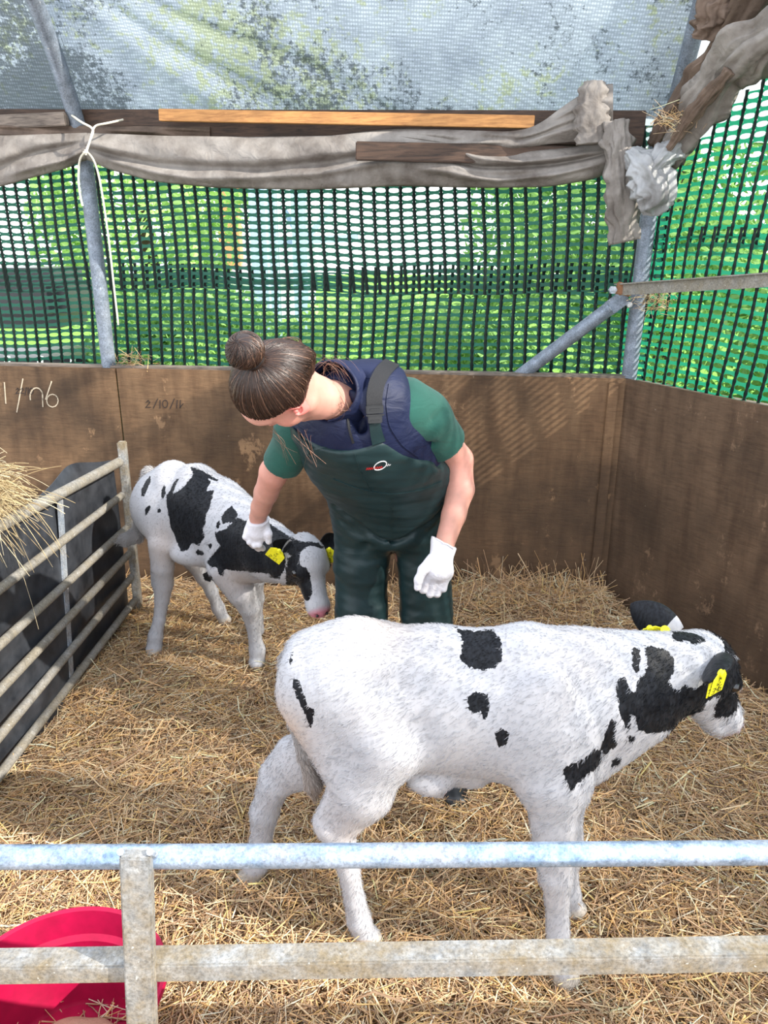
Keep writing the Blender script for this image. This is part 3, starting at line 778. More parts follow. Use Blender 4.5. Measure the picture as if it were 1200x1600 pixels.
# hay bundle hanging over the left gate
def hay():
    r = np.random.default_rng(33); N = 1300; K = 9; P = np.zeros((N, K, 3))
    c = at(-70, 775, 2.42)
    for i in range(N):
        o = np.array(c)+r.normal(0, 1, 3)*(.075, .06, .04); o[2] += .02
        dd = np.array([r.normal(.55, .55), r.normal(-.15, .5), r.normal(.25, .35)]); dd /= np.linalg.norm(dd)
        L = r.uniform(.06, .17)+(.14 if i % 14 == 0 else 0); g = r.uniform(.3, 2.2)
        for k_ in range(K):
            t = k_/(K-1)*L; P[i, k_] = o+dd*t+np.array([0, 0, -g*t*t*2.2])+np.array([math.sin(t*20+i), math.cos(t*17+i), 0])*.004
    c_ = np.array([(.72, .60, .36), (.60, .47, .26), (.80, .70, .48), (.46, .34, .18)])[r.integers(0, 4, N)]*r.uniform(.8, 1.15, (N, 1))
    strands('hay', P, r.uniform(.0008, .0018, N), M_straw, None, 3, .7, c_, kind='stuff', label='pale hay tuft hanging over the left gate', cat='hay')
hay()

# ================================================================ outside
def foliage(name, c, rad, N, size, m, label, seed, cat='bush', grp=None, trunk=0.0):
    r = np.random.default_rng(seed)
    d = r.normal(size=(N, 3)); d /= np.linalg.norm(d, axis=1, keepdims=True)
    lump = 1+.28*wob(d*2.0, 2.2, seed)
    P = np.array(c)+d*np.array(rad)*(lump*r.uniform(.55, 1.03, N)**.6)[:, None]
    P = P[P[:, 2] > -.12]; N = len(P)
    a = r.normal(size=(N, 3)); a /= np.linalg.norm(a, axis=1, keepdims=True); b = np.cross(a, r.normal(size=(N, 3))); b /= np.linalg.norm(b, axis=1, keepdims=True)
    s = (size*r.uniform(.6, 1.4, N))[:, None]
    nn_ = np.cross(a, b)*s*.12
    V = np.stack([P-a*s, P+b*s*.38+nn_, P+a*s, P-b*s*.38+nn_], 1).reshape(-1, 3); i = np.arange(N)[:, None]*4
    root = empty(name, (c[0], c[1], -.15), label=label, cat=cat, group=grp)
    mesh_np('leaves', V, np.concatenate([i, i+1, i+2, i+3], 1), m, root, False, None, kind='stuff')
    if trunk:
        mb = MB(); mb.tube(curve([(c[0], c[1], -.15), (c[0]+.1, c[1], c[2]*.5), (c[0], c[1]+.1, c[2])], 10), [trunk*(1-.05*k) for k in range(10)], 8); mb.build('trunk', M_beam, root, True)
    return root
foliage('hedge_bush', (-1.5, 6.2, .35), (1.0, .7, 1.15), 9000, .055, M_leaf, 'bright green bush behind the netting left of the left post', 1)
foliage('hedge_bush', (-.1, 6.6, .3), (1.3, .7, 1.05), 9000, .055, M_leaf_pale, 'pale green bush behind the netting above the woman', 2)
foliage('hedge_bush', (1.9, 6.0, .8), (1.5, .8, 1.45), 11000, .055, M_leaf, 'leafy green bush behind the netting in the back right corner', 3)
foliage('hedge_bush', (3.6, 4.2, .6), (1.1, 1.5, 1.7), 14000, .055, M_leaf, 'green bush close outside the right netting', 4)
foliage('hedge_bush', (4.4, 2.2, .5), (1.2, 1.4, 1.5), 8000, .06, M_leaf_dark, 'dark bush outside the right netting nearest the camera side', 5)
foliage('tree', (3.4, 9.5, 3.0), (2.4, 1.6, 2.5), 12000, .09, M_leaf, 'tall green tree behind the corner post', 6, 'tree', None, .16)
foliage('tree', (-3.1, 10.5, 2.2), (1.3, 1.3, 1.7), 6000, .09, M_leaf_pale, 'pale green tree beyond the netting near the left post', 7, 'tree', None, .14)
foliage('tree', (-6.2, 9.5, 2.0), (1.2, 1.3, 1.2), 4000, .09, M_leaf, 'green tree at the left edge beyond the netting', 8, 'tree', None, .14)
M_steel_blue = plain('pale_blue_steel', (.40, .52, .66), .5, .4, .2)
fb = empty('open_barn_frame', (-1.2, 8, -.15), label='pale blue steel barn posts and braces seen through the netting', cat='frame')
for px_ in (415, 435, 475):
    p = at(px_, 560, 8.2 if px_ == 415 else 9.0)
    MB().box((p.x, p.y, 2.0), (.16 if px_ != 435 else .1, .16, 4.4)).build('post', M_steel_blue, fb)
pa, pb = at(445, 330, 9.0), at(475, 380, 9.0); MB().bar(pa, pb, .06, .06).build('brace', M_steel_blue, fb)
pa, pb = at(520, 320, 9.0), at(478, 375, 9.0); MB().bar(pa, pb, .06, .06).build('brace', M_steel_blue, fb)
pa, pb = at(405, 378, 9.0), at(560, 372, 9.0); MB().bar(pa, pb, .08, .08).build('beam', M_steel_blue, fb)
# dark machine and slatted trailer at the left
M_black = plain('black_paint', (.012, .013, .016), .35, .5); M_white = plain('white_paint', (.8, .82, .85), .5, .4)
tr = empty('farm_trailer', at(50, 500, 6.2), label='dark covered trailer with pale slatted side beyond the left netting', cat='trailer')
p = at(25, 430, 6.4)
mb = MB(); mb.box((p.x-.3, 6.6, 1.28), (1.5, .9, .46), None, .12); mb.build('cover', M_black, tr, True)
MB().box((p.x-.25, 6.6, .78), (1.6, .9, .10), None, .02).build('bed', M_black, tr)
for k_ in range(7): MB().bar((p.x-.9+k_*.26, 6.13, .35), (p.x-.82+k_*.26, 6.13, .85), .04, .03).build('slat', M_white, tr)
MB().bar((p.x-1.0, 6.12, .55), (p.x+.75, 6.12, .55), .03, .05).build('side_rail', M_white, tr)
for sx in (-.6, .3):
    mb = MB(); mb.tube([(p.x+sx, 6.15, .15), (p.x+sx, 6.35, .15)], .3, 24); mb.build('wheel', M_black, tr, True)
hs = empty('brick_house', at(365, 360, 22), label='distant pale house with orange chimney seen through the netting', cat='house')
M_brick = plain('orange_brick', (.62, .25, .12), .8, .2); p = at(362, 400, 22)
MB().box((p.x, 22, 2.0), (.55, .5, 2.6)).build('chimney', M_brick, hs)
mb = MB(); mb.add([(p.x-3, 21.5, -.15), (p.x+2, 21.5, -.15), (p.x+2, 25, -.15), (p.x-3, 25, -.15), (p.x-3, 21.5, .9), (p.x+2, 21.5, .9), (p.x+2, 25, .9), (p.x-3, 25, .9)], [(0, 1, 5, 4), (1, 2, 6, 5), (2, 3, 7, 6), (3, 0, 4, 7)]); mb.build('wall', M_white, hs)
mb = MB(); mb.add([(p.x-3.1, 21.3, .9), (p.x+2.1, 21.3, .9), (p.x+2.1, 25.2, .9), (p.x-3.1, 25.2, .9), (p.x-3.1, 23.2, 1.9), (p.x+2.1, 23.2, 1.9)], [(0, 1, 5, 4), (2, 3, 4, 5), (1, 2, 5), (3, 0, 4)]); mb.build('roof', M_galv, hs)
# ================================================================ calves
def mat_coat():
    m = Mat('calf_coat', rough=.75, spec=.13); m.b.inputs['Sheen Weight'].default_value = .03
    a = m.attr('tint'); p = m.attr('patch')
    nz = m.math('MULTIPLY', m.math('SUBTRACT', m.noise(95, 5, .7, m.coord((1, 1, .45))), .5), .022)
    f = m.ramp(m.math('MULTIPLY', m.math('ADD', p.outputs['Fac'], nz), 120), [(.0, 1.0), (.12, 0.0)])
    soft = m.noise(6, 5, .6); streak = m.noise(160, 3, .6, m.coord((1, 1, .25)))
    wht = m.mix(m.ramp(soft, [(.45, 0.0), (.75, .3)]), a.outputs['Color'], (.38, .32, .28))
    wht = m.mix(.25, wht, m.ramp(streak, [(.3, (.75, .73, .72)), (.6, (1, 1, 1))]), 'MULTIPLY')
    blk = m.ramp(streak, [(.35, (.004, .004, .005)), (.75, (.016, .018, .023))])
    m.color(m.mix(f, wht, blk)); m.rough(m.ramp(f, [(0, .75), (1, .42)]))
    m.bump(streak, .25, .003); m.bump(m.noise(28, 4, .6, m.coord((1, 1, .5))), .25, .006)
    m.b.inputs['Subsurface Weight'].default_value = .0
    return m.m
M_coat = mat_coat()
def mat_tint(name, rough=.5, spec=.3):
    m = Mat(name, rough=rough, spec=spec); a = m.attr('tint'); m.color(a.outputs['Color']); return m.m
M_fur = mat_tint('calf_fur', .6, .12)
M_horn = plain('hoof_horn', (.30, .25, .20), .5, .4)
M_eye = plain('dark_eye', (.006, .005, .006), .08, .8)
M_tagy = plain('yellow_tag', (.80, .74, .02), .4, .4); M_inkb = plain('tag_print', (.02, .02, .015), .6, .2)
def poly_sd(P, poly):
    """signed distance of 2D points to a closed polygon, negative inside"""
    poly = np.asarray(poly, dtype=np.float64); a = poly; b = np.roll(poly, -1, axis=0)
    d = np.full(len(P), 1e9); ins = np.zeros(len(P), dtype=bool)
    for (ax, ay), (bx, by) in zip(a, b):
        ex, ey = bx-ax, by-ay; wx, wy = P[:, 0]-ax, P[:, 1]-ay
        t = np.clip((wx*ex+wy*ey)/(ex*ex+ey*ey+1e-12), 0, 1)
        d = np.minimum(d, (wx-ex*t)**2+(wy-ey*t)**2)
        c = ((ay > P[:, 1]) != (by > P[:, 1])); 
        with np.errstate(divide='ignore', invalid='ignore'): xi = ax+(P[:, 1]-ay)*ex/(ey if abs(ey) > 1e-12 else 1e-12)
        ins ^= c & (P[:, 0] < xi)
    return np.where(ins, -1, 1)*np.sqrt(d)
class Decal:
    """flat outlines laid on the coat along one fixed direction of the animal"""
    def __init__(s, origin, D):
        s.o = np.array(origin); s.D = np.array(Vector(D).normalized()); s.U = np.cross(s.D, (0, 0, 1)); s.U /= np.linalg.norm(s.U); s.V = np.cross(s.U, s.D)
    def uv(s, P): q = np.asarray(P)-s.o; return np.stack([q@s.U, q@s.V], -1)
    def sd(s, P, N, polys, far=()):
        uv = s.uv(P); d = np.full(len(P), .05); face = (N@s.D)
        for pl in polys: d = np.minimum(d, poly_sd(uv, np.array(pl)/1000.0))
        d = np.where(face < .05, d, np.maximum(d, .02+0*d))
        for (c, r_) in far:
            e = np.linalg.norm(P-np.array(c), axis=1)-r_*(1+.25*wob(P, 25, 4)); e = np.where(face > 0, e, .05); d = np.minimum(d, e)
        return np.clip(d, -.05, .05)
def fur(name, V, F, N, sd, base, n, length, rad, flow, parent, seed, skip=None):
    r = np.random.default_rng(seed)
    f4 = F[0]; a = np.linalg.norm(np.cross(V[f4[:, 1]]-V[f4[:, 0]], V[f4[:, 2]]-V[f4[:, 0]]), axis=1)
    pick = r.choice(len(f4), n, p=a/a.sum()); u, v = r.uniform(0, 1, (2, n))
    q = f4[pick]; w4 = np.stack([(1-u)*(1-v), u*(1-v), u*v, (1-u)*v], 1)
    def lerp(A): return (A[q]*(w4[..., None] if A.ndim == 2 else w4)).sum(1)
    P = lerp(V); n_ = lerp(N); n_ /= np.linalg.norm(n_, axis=1, keepdims=True); s_ = lerp(sd); c = lerp(base)
    if skip is not None:
        k = ~skip(P); P, n_, s_, c = P[k], n_[k], s_[k], c[k]
    fl = flow(P)+r.normal(0, .28, P.shape); fl -= n_*(fl*n_).sum(1)[:, None]; fl /= np.linalg.norm(fl, axis=1, keepdims=True)+1e-9
    L = length*r.uniform(.6, 1.3, len(P))*(.75+.35*wob(P, 14, seed))
    L = np.maximum(L, length*.3)[:, None]
    P0 = P-n_*.001; P1 = P+fl*L*.5+n_*L*.22; P2 = P+fl*L+n_*L*.26
    blk = (s_+r.normal(0, .0022, len(P))+.003*wob(P, 70, seed+1)) < 0
    col_ = np.where(blk[:, None], np.array([(.007, .008, .010)]), c*r.uniform(.86, 1.08, (len(P), 1)))
    return strands(name, np.stack([P0, P1, P2], 1), np.full(len(P), rad)*r.uniform(.7, 1.2, len(P)), M_fur, parent, 3, .3, col_, kind='stuff')
def ear(name, base, tip, out, width, m, parent, cup=.5, tint=None, patch=None):
    """leaf shaped hollow ear from base to tip; `out` is the way the hollow faces"""
    base = Vector(base); tip = Vector(tip); L = tip-base; out = Vector(out); d = L.normalized(); o = (out-d*out.dot(d)).normalized(); s = d.cross(o)
    nu, nv = 26, 17; V = []
    for side in (0, 1):
        for i in range(nu):
            t = i/(nu-1); w_ = width*(.42+.58*math.sin(PI*min(1, t*.95+.05))**.7)*(1-t**5)**.5*(1.0 if t < .999 else .02)
            for j in range(nv):
                v = (j/(nv-1)-.5)*2; c_ = cup*(1-.55*t)
                p = base+L*t+s*(w_*math.sin(v*1.35)*.5/ math.sin(1.35)*1.0)-o*(w_*c_*(math.cos(v*1.35)-.2))-o*.02*t*t
                V.append(p+(o*.0025 if side else -o*.0025))
    n1 = nu*nv; F = []
    for sd_ in (0, 1):
        b = sd_*n1
        for i in range(nu-1):
            for j in range(nv-1):
                q = (b+i*nv+j, b+i*nv+j+1, b+(i+1)*nv+j+1, b+(i+1)*nv+j); F.append(q if sd_ else q[::-1])
    for i in range(nu-1):
        for j, fl in ((0, 1), (nv-1, 0)):
            q = (i*nv+j, (i+1)*nv+j, n1+(i+1)*nv+j, n1+i*nv+j); F.append(q[::-1] if fl else q)
    for j in range(nv-1):
        for i, fl in ((0, 0), (nu-1, 1)):
            q = (i*nv+j, n1+i*nv+j, n1+i*nv+j+1, i*nv+j+1); F.append(q if fl else q[::-1])
    V = np.array([tuple(v) for v in V]); t_ = np.clip(((V-np.array(base))@np.array(L))/L.length_squared, 0, 1)
    sdv = patch(t_, V) if patch else np.full(len(V), -.05)
    return mesh_np(name, V, np.array(F), m, parent, True, {'tint': ('FLOAT_COLOR', np.tile([.39, .385, .40, 1], (len(V), 1)) if tint is None else np.tile([*tint, 1], (len(V), 1))), 'patch': ('FLOAT', sdv)})
DIG = {'0': 'abcdef', '1': 'bc', '2': 'abged', '3': 'abgcd', '4': 'fgbc', '5': 'afgcd', '6': 'afgedc', '7': 'abc', '8': 'abcdefg', '9': 'abcdfg'}
def ear_tag(name, c, right, up, text, parent, w_=.050, h_=.058):
    """hexagonal livestock tag: plate with stud, digits raised as print"""
    c = Vector(c); right = Vector(right).normalized(); up = Vector(up); up = (up-right*up.dot(right)).normalized(); nn = right.cross(up)
    out = [(-.5, -.5), (.5, -.5), (.5, .22), (.22, .5), (-.22, .5), (-.5, .22)]
    out = [(x*w_, y*h_) for x, y in out]; V = [c+right*x+up*y+nn*s_ for s_ in (.001, -.001) for x, y in out]
    k = len(out); F = [tuple(range(k)), tuple(range(2*k-1, k-1, -1))]+[(i, (i+1) % k, k+(i+1) % k, k+i)[::-1] for i in range(k)]
    mb = MB(); mb.add(V, F); p = c+up*h_*.42; mb.tube([p-nn*.005, p+nn*.006], .007, 12)
    t = mb.build(name, M_tagy, parent)
    mb = MB()
    def row(txt, y0, s_):
        x0 = -len(txt)*s_*.36
        for q, ch in enumerate(txt):
            ox = x0+q*s_*.72; oy = y0; a, b = s_*.5, s_
            seg = {'a': ((0, b), (a, b)), 'b': ((a, b/2), (a, b)), 'c': ((a, 0), (a, b/2)), 'd': ((0, 0), (a, 0)), 'e': ((0, 0), (0, b/2)), 'f': ((0, b/2), (0, b)), 'g': ((0, b/2), (a, b/2))}
            for sg in DIG[ch]:
                for nz in (.0014,):
                    (x1, y1), (x2, y2) = seg[sg]; A = c+right*(ox+x1)+up*(oy+y1)+nn*nz; B = c+right*(ox+x2)+up*(oy+y2)+nn*nz
                    mb.bar(A, B, .0012 if s_ > .01 else .0008, .0005, up=nn)
    row(text[0], h_*.10, .008); row(text[1], -h_*.12, .008); row(text[2], -h_*.44, .015)
    mb.build('printed_number', M_inkb, t)
    return t
def skull(b, F, s=1.0):
    """calf head in its own frame: x towards the nose, y to its left, z out of the forehead"""
    old = b.frame; b.frame = F
    def S(v): return tuple(x*s for x in v)
    b.ell(S((-.025, 0, .0)), S((.072, .058, .062)), .03)
    b.cap(S((.0, 0, .0)), S((.135, 0, -.012)), .052*s, .034*s, .03)
    b.ell(S((.0, 0, .034)), S((.05, .042, .03)), .03)
    b.cap(S((-.035, 0, -.055)), S((.12, 0, -.045)), .034*s, .024*s, .03)
    for q in (-1, 1):
        b.ell(S((-.015, .034*q, -.03)), S((.05, .024, .045)), .025)
        b.ell(S((.030, .047*q, .020)), S((.026, .016, .018)), .012)
        b.ell(S((.033, .066*q, .012)), S((.012, .008, .009)), .008, op='sub')
    b.ell(S((.158, 0, -.020)), S((.034, .041, .034)), .02)
    b.ell(S((.145, 0, -.050)), S((.030, .030, .016)), .015)
    for q in (-1, 1): b.ell(S((.186, .018*q, -.008)), S((.010, .006, .008)), .006, op='sub')
    b.cap(S((.125, 0, -.046)), S((.20, 0, -.044)), .0022*s, .0022*s, .004, op='sub', sq=((0, 1, 0), 12))
    b.frame = old
def hframe(c, n, roll=0.0):
    n = Vector(n).normalized(); up = Vector((0, 0, 1)); l = up.cross(n).normalized(); q = n.cross(l)
    if roll:
        R = Matrix.Rotation(roll, 3, n); l = R @ l; q = R @ q
    M = Matrix((n, l, q)).transposed().to_4x4(); return Matrix.Translation(c) @ M
def coat_tint(V, noseframe, s, ground, warm=None, pink=1.0):
    T = np.tile(np.array([.40, .40, .42]), (len(V), 1)).astype(np.float32)
    inv = np.array(noseframe.inverted()); q = V@inv[:3, :3].T+inv[:3, 3]
    pk = np.clip((q[:, 0]/s-.158)/.02, 0, 1)*(np.abs(q[:, 1]) < .07)*(np.abs(q[:, 2]+.03) < .08)
    pk = pk*pink
    T = T*(1-pk[:, None])+np.array([.55, .20, .25])*pk[:, None]
    if warm is not None:
        for c, r_, a_ in warm:
            k = a_*np.exp(-(np.linalg.norm(V-np.array(c), axis=1)/r_)**2); T = T*(1-k[:, None])+np.array([.52, .36, .24])*k[:, None]
    hf = np.clip((ground+.035-V[:, 2])/.008, 0, 1); T = T*(1-hf[:, None])+np.array([.42, .38, .33])*hf[:, None]
    return T
def finish_calf(root, b, dec, polys, tint, flow, nfur, length, rad, seed, far=(), skip=None):
    V, F = b.surf(1); N = normals(V, F); sd_ = dec.sd(V, N, polys, far); T = tint(V)
    body = mesh_np('body', V, F, M_coat, root, True, {'tint': ('FLOAT_COLOR', np.concatenate([T, np.ones((len(T), 1))], 1)), 'patch': ('FLOAT', sd_)})
    fur('coat_hair', V, F, N, sd_, T, nfur, length, rad, flow, root, seed, skip)
    return body

# ---------------------------------------------------------------- the big calf in front
calf1 = empty('calf', (.12, 1.53, 0), label='large mostly white calf standing in front with its head turned away', cat='calf')
F1 = Matrix.Translation((.12, 1.53, 0)) @ Matrix.Rotation(math.radians(-9), 4, 'Z')
b = Blob((-.50, 1.18, -.02), (1.02, 1.98, 1.0), .006)
b.frame = F1
b.ell((-.02, 0, .660), (.27, .128, .172), .04)
b.ell((.20, 0, .665), (.19, .118, .188), .05)
b.ell((-.205, 0, .700), (.150, .118, .135), .05)
b.chain([(-.305, 0, .768), (-.19, 0, .797), (0, 0, .797), (.20, 0, .815), (.30, 0, .80)], [.040, .045, .042, .045, .05], .05)
for q in (-1, 1):
    b.ell((-.13, .080*q, .787), (.045, .030, .028), .03)
    b.ell((-.315, .045*q, .750), (.030, .026, .035), .03)
    b.ell((.22, .092*q, .70), (.060, .030, .12), .04, rot=(0, 18, 0))
b.ell((-.07, -.125, .775), (.07, .02, .035), .05, op='sub')
b.ell((-.06, -.150, .60), (.03, .03, .12), .05, op='sub', rot=(0, 20, 0))
b.cap((-.03, 0, .50), (.09, 0, .485), .05, .04, .04)
b.frame = Matrix.Identity(4)
lat = (.155, .988, 0)
# near hind leg
hip = F1 @ Vector((-.20, -.055, .70)); st = at(602, 1165, 1.445); hk = at(517, 1288, 1.465); ft = at(561, 1437, 1.480); hf = at(571, 1463, 1.483)
b.cap(hip, st, .105, .078, .05, sq=(lat, .62)); b.cap(F1 @ Vector((-.285, -.05, .68)), at(545, 1215, 1.46), .075, .055, .05, sq=(lat, .7))
b.chain([st, at(566, 1240, 1.455), at(533, 1292, 1.463)], [.072, .062, .040], .03, sq=(lat, .75))
b.cap(at(520, 1245, 1.463), at(502, 1283, 1.467), .018, .021, .025)
b.cap(at(512, 1296, 1.467), at(537, 1318, 1.466), .028, .03, .02)
b.chain([at(530, 1310, 1.466), at(545, 1360, 1.470), at(554, 1405, 1.474), ft, hf], [.034, .0255, .0245, .030, .028], .008)
b.ell(hf+Vector((.008, -.004, -.004)), (.036, .028, .030), .012)
# far hind leg
st2 = at(525, 1140, 1.63); b.cap(F1 @ Vector((-.22, .06, .70)), st2, .10, .075, .05, sq=(lat, .62))
b.chain([st2, at(480, 1190, 1.66), at(440, 1218, 1.68)], [.078, .066, .044], .035, sq=(lat, .75))
b.cap(at(450, 1165, 1.68), at(421, 1203, 1.69), .022, .023, .03)
b.chain([at(428, 1225, 1.685), at(413, 1270, 1.69), at(407, 1320, 1.695), at(401, 1348, 1.695), at(393, 1368, 1.69)], [.042, .034, .027, .031, .028], .02)
b.ell(at(391, 1372, 1.69), (.038, .028, .028), .01)
# near front leg
el = at(866, 1225, 1.405); kn = at(869, 1368, 1.39)
b.cap(F1 @ Vector((.26, -.06, .66)), el, .10, .078, .05, sq=(lat, .66))
b.chain([el, at(867, 1290, 1.398), kn], [.068, .047, .040], .03, sq=(lat, .85))
b.chain([kn, at(871, 1405, 1.386), at(872, 1455, 1.384), at(874, 1497, 1.382), at(881, 1522, 1.376)], [.038, .027, .0255, .030, .028], .008)
b.ell(at(884, 1526, 1.376), (.034, .027, .026), .01)
# far front leg
b.cap(F1 @ Vector((.25, .06, .64)), at(880, 1215, 1.55), .085, .06, .05, sq=(lat, .66))
b.chain([at(880, 1215, 1.55), at(884, 1310, 1.56), at(886, 1345, 1.565), at(888, 1395, 1.57), at(894, 1418, 1.57)], [.055, .038, .027, .028, .027], .02)
b.ell(at(897, 1420, 1.57), (.034, .026, .024), .01)
# neck
b.chain([at(885, 1100, 1.50), at(945, 1090, 1.495), at(1000, 1076, 1.50), at(1060, 1056, 1.52)], [.150, .132, .100, .080], .05, sq=((.1, .99, 0), .68))
b.cap(at(925, 1190, 1.47), at(1010, 1128, 1.49), .045, .030, .05)
b.cap(at(900, 1015, 1.49), at(1050, 1012, 1.52), .040, .028, .05)
HC1 = at(1098, 1046, 1.55); H1 = hframe(HC1, (.56, .26, -.76)); skull(b, H1, 1.14)
b.cap(at(1055, 1050, 1.525), H1 @ Vector((-.02, 0, -.02)), .075, .055, .04)
b.ell(at(672, 1222, 1.47), (.05, .03, .028), .03); b.cap(at(676, 1228, 1.47), at(688, 1243, 1.47), .020, .008, .02)
D1 = Decal((.12, 1.53, .6), (.16, .80, -.56))
PATCH1 = [[(36,214),(53,211),(86,209),(120,217),(140,193),(145,152),(134,132),(101,126),(70,132),(55,146),(61,172),(56,193)],[(79,66),(97,78),(121,76),(126,57),(124,31),(114,25),(107,40),(91,33),(81,47)],[(144,-1),(154,10),(170,3),(168,-16),(150,-29),(145,-16)],[(-308,67),(-295,64),(-282,43),(-268,8),(-250,6),(-254,-21),(-261,-37),(-272,-10),(-290,20),(-303,42)],[(-323,100),(-317,122),(-315,107),(-320,90)],[(287,-58),(306,-44),(328,-31),(351,-9),(370,-14),(369,-41),(345,-60),(323,-80),(308,-100),(296,-83)],[(365,-1),(372,33),(381,57),(389,48),(393,15),(399,3),(382,-14),(369,-18)],[(393,-32),(407,-21),(415,-24),(411,-38),(398,-42)],[(384,119),(394,143),(405,141),(416,116),(425,117),(435,145),(446,157),(451,181),(444,211),(462,217),(497,210),(509,195),(507,168),(499,151),(506,134),(523,132),(536,145),(556,137),(573,152),(594,163),(620,156),(620,132),(592,119),(590,102),(584,84),(530,51),(490,41),(461,36),(442,41),(433,66),(419,71),(422,39),(410,44),(396,75)],[(418,204),(431,216),(435,192),(433,165),(424,150),(417,170)],[(420,25),(432,29),(438,16),(422,12)],[(514,263),(547,263),(577,256),(581,244),(559,236),(534,238),(506,236)],[(600,276),(622,274),(644,263),(663,248),(665,231),(650,224),(626,233),(625,256),(606,266)],[(593,207),(630,230),(663,225),(673,192),(691,186),(703,161),(697,149),(693,135),(686,113),(671,96),(636,89),(627,112),(614,142),(597,166)]]
def flow1(P): return np.tile(np.array([-.75, .1, -.55]), (len(P), 1))+np.array([0, 0, -.6])*(P[:, 2:3] < .45)
finish_calf(calf1, b, D1, PATCH1, lambda V: coat_tint(V, H1, 1.14, 0.0, [((-.24, 1.5, .52), .10, .35), (tuple(at(455, 1130, 1.5)), .06, .5), (tuple(at(600, 975, 1.55)), .08, .25), (tuple(at(560, 1290, 1.45)), .06, .2)], .25), flow1, 40000, .013, .00055, 5,
            far=[((.30, 1.64, .74), .08), ((.02, 1.66, .66), .06), ((.62, 1.60, .74), .06)])
# tail
tb_ = Blob((-.42, 1.40, .30), (-.10, 1.75, .85), .004)
tp = [at(468, 1012, 1.64), at(456, 1035, 1.62), at(453, 1075, 1.60), at(462, 1125, 1.575), at(477, 1180, 1.555), at(489, 1225, 1.55), at(492, 1246, 1.55)]
tb_.chain(tp, [.026, .025, .020, .015, .014, .016, .005], .012); V, F = tb_.surf(1)
T = np.tile([.37, .355, .35, 1.0], (len(V), 1)); k = np.clip((.58-V[:, 2])/.2, 0, 1)[:, None]; T[:, :3] = T[:, :3]*(1-k*.55)+np.array([.36, .25, .17])*k*.55
tl = mesh_np('tail', V, F, M_coat, calf1, True, {'tint': ('FLOAT_COLOR', T), 'patch': ('FLOAT', np.full(len(V), .05))})
N = normals(V, F); fur('tail_hair', V, F, N, np.full(len(V), .05), T[:, :3].astype(np.float32), 5000, .022, .0006, lambda P: np.tile(np.array([.25, -.1, -.95]), (len(P), 1)), tl, 8)
# ears
def half_white(t, V): return np.where(t < .22, .03, -.03)
e1 = ear('ear', at(1058, 994, 1.62), at(988, 944, 1.70), (.25, .9, -.3), .088, M_coat, calf1, .40, None, half_white)
e2 = ear('ear', at(1130, 1030, 1.49), at(1118, 1078, 1.385), (.75, .1, -.6), .070, M_coat, calf1, .45)
ear_tag('ear_tag', at(1018, 993, 1.585), (.80, -.10, .28), (.15, -.2, .9), ('34', '62', '346'), e1, .062, .050)
mb = MB(); mb.tube([at(1039, 984, 1.555), at(1041, 986, 1.60)], .010, 14); mb.build('stud', M_tagy, e1)
ear_tag('ear_tag', at(1123, 1066, 1.372), (.98, .62, .1), (.30, .0, .95), ('34', '62', '346'), e2, .040, .058)
ear_tag('ear_tag', at(1112, 1070, 1.42), (.80, .85, .0), (.05, .0, .95), ('34', '62', '346'), e2, .036, .050)
for q in (-1, 1):
    c = H1 @ Vector((.037, .063*q, .015)); mb = MB(); bm = bmesh.new(); bmesh.ops.create_uvsphere(bm, u_segments=16, v_segments=12, radius=.0125); bm.transform(Matrix.Translation(c)); mb.bm(bm); mb.build('eye', M_eye, calf1, True)
# ---------------------------------------------------------------- the small calf by the left hurdle
calf2 = empty('calf', tuple(at(310, 985, 2.95)), label='small black and white calf behind, its neck under the gloved hand', cat='calf')
b = Blob((-1.28, 2.08, -.04), (-.02, 3.38, 1.0), .0065)
lat = (.5, .866, 0)
b.chain([at(258, 798, 3.04), at(315, 806, 2.93), at(362, 838, 2.83), at(398, 862, 2.73)], [.158, .160, .160, .122], .06, sq=(lat, .66))
b.chain([at(240, 752, 3.12), at(270, 742, 3.07), at(310, 748, 2.98), at(352, 775, 2.89), at(382, 800, 2.80)], [.030, .042, .040, .042, .045], .07)
b.ell(at(240, 790, 3.10), (.085, .085, .10), .05)
b.ell(at(262, 758, 2.99), (.035, .03, .03), .05); b.ell(at(285, 742, 3.11), (.035, .03, .03), .05)
b.ell(at(300, 865, 2.86), (.09, .05, .05), .05); b.ell(at(375, 872, 2.74), (.06, .05, .09), .05)
# hind near
b.cap(at(252, 805, 2.99), at(254, 850, 2.935), .098, .062, .05, sq=(lat, .7))
b.chain([at(254, 850, 2.935), at(254, 885, 2.94), at(255, 912, 2.96), at(253, 938, 2.962), at(249, 968, 2.955), at(243, 994, 2.948), at(241, 1013, 2.94)], [.058, .046, .042, .030, .025, .031, .033], .009)
b.cap(at(240, 888, 2.97), at(243, 912, 2.98), .014, .018, .02)
b.ell(at(240, 1016, 2.93), (.034, .036, .026), .01)
# hind far
b.cap(at(285, 820, 3.12), at(300, 872, 3.12), .085, .045, .05)
b.chain([at(300, 872, 3.12), at(318, 900, 3.17), at(331, 925, 3.20), at(341, 950, 3.22), at(350, 968, 3.23)], [.045, .034, .026, .027, .027], .02)
b.ell(at(352, 969, 3.23), (.030, .034, .022), .01)
# front near
b.cap(at(362, 845, 2.78), at(350, 886, 2.75), .095, .070, .05, sq=(lat, .7))
b.chain([at(350, 886, 2.75), at(377, 925, 2.76), at(390, 948, 2.78), at(395, 972, 2.80), at(398, 994, 2.81), at(402, 1015, 2.815), at(402, 1034, 2.81)], [.066, .056, .044, .031, .026, .033, .031], .009)
b.ell(at(401, 1035, 2.80), (.032, .036, .027), .01)
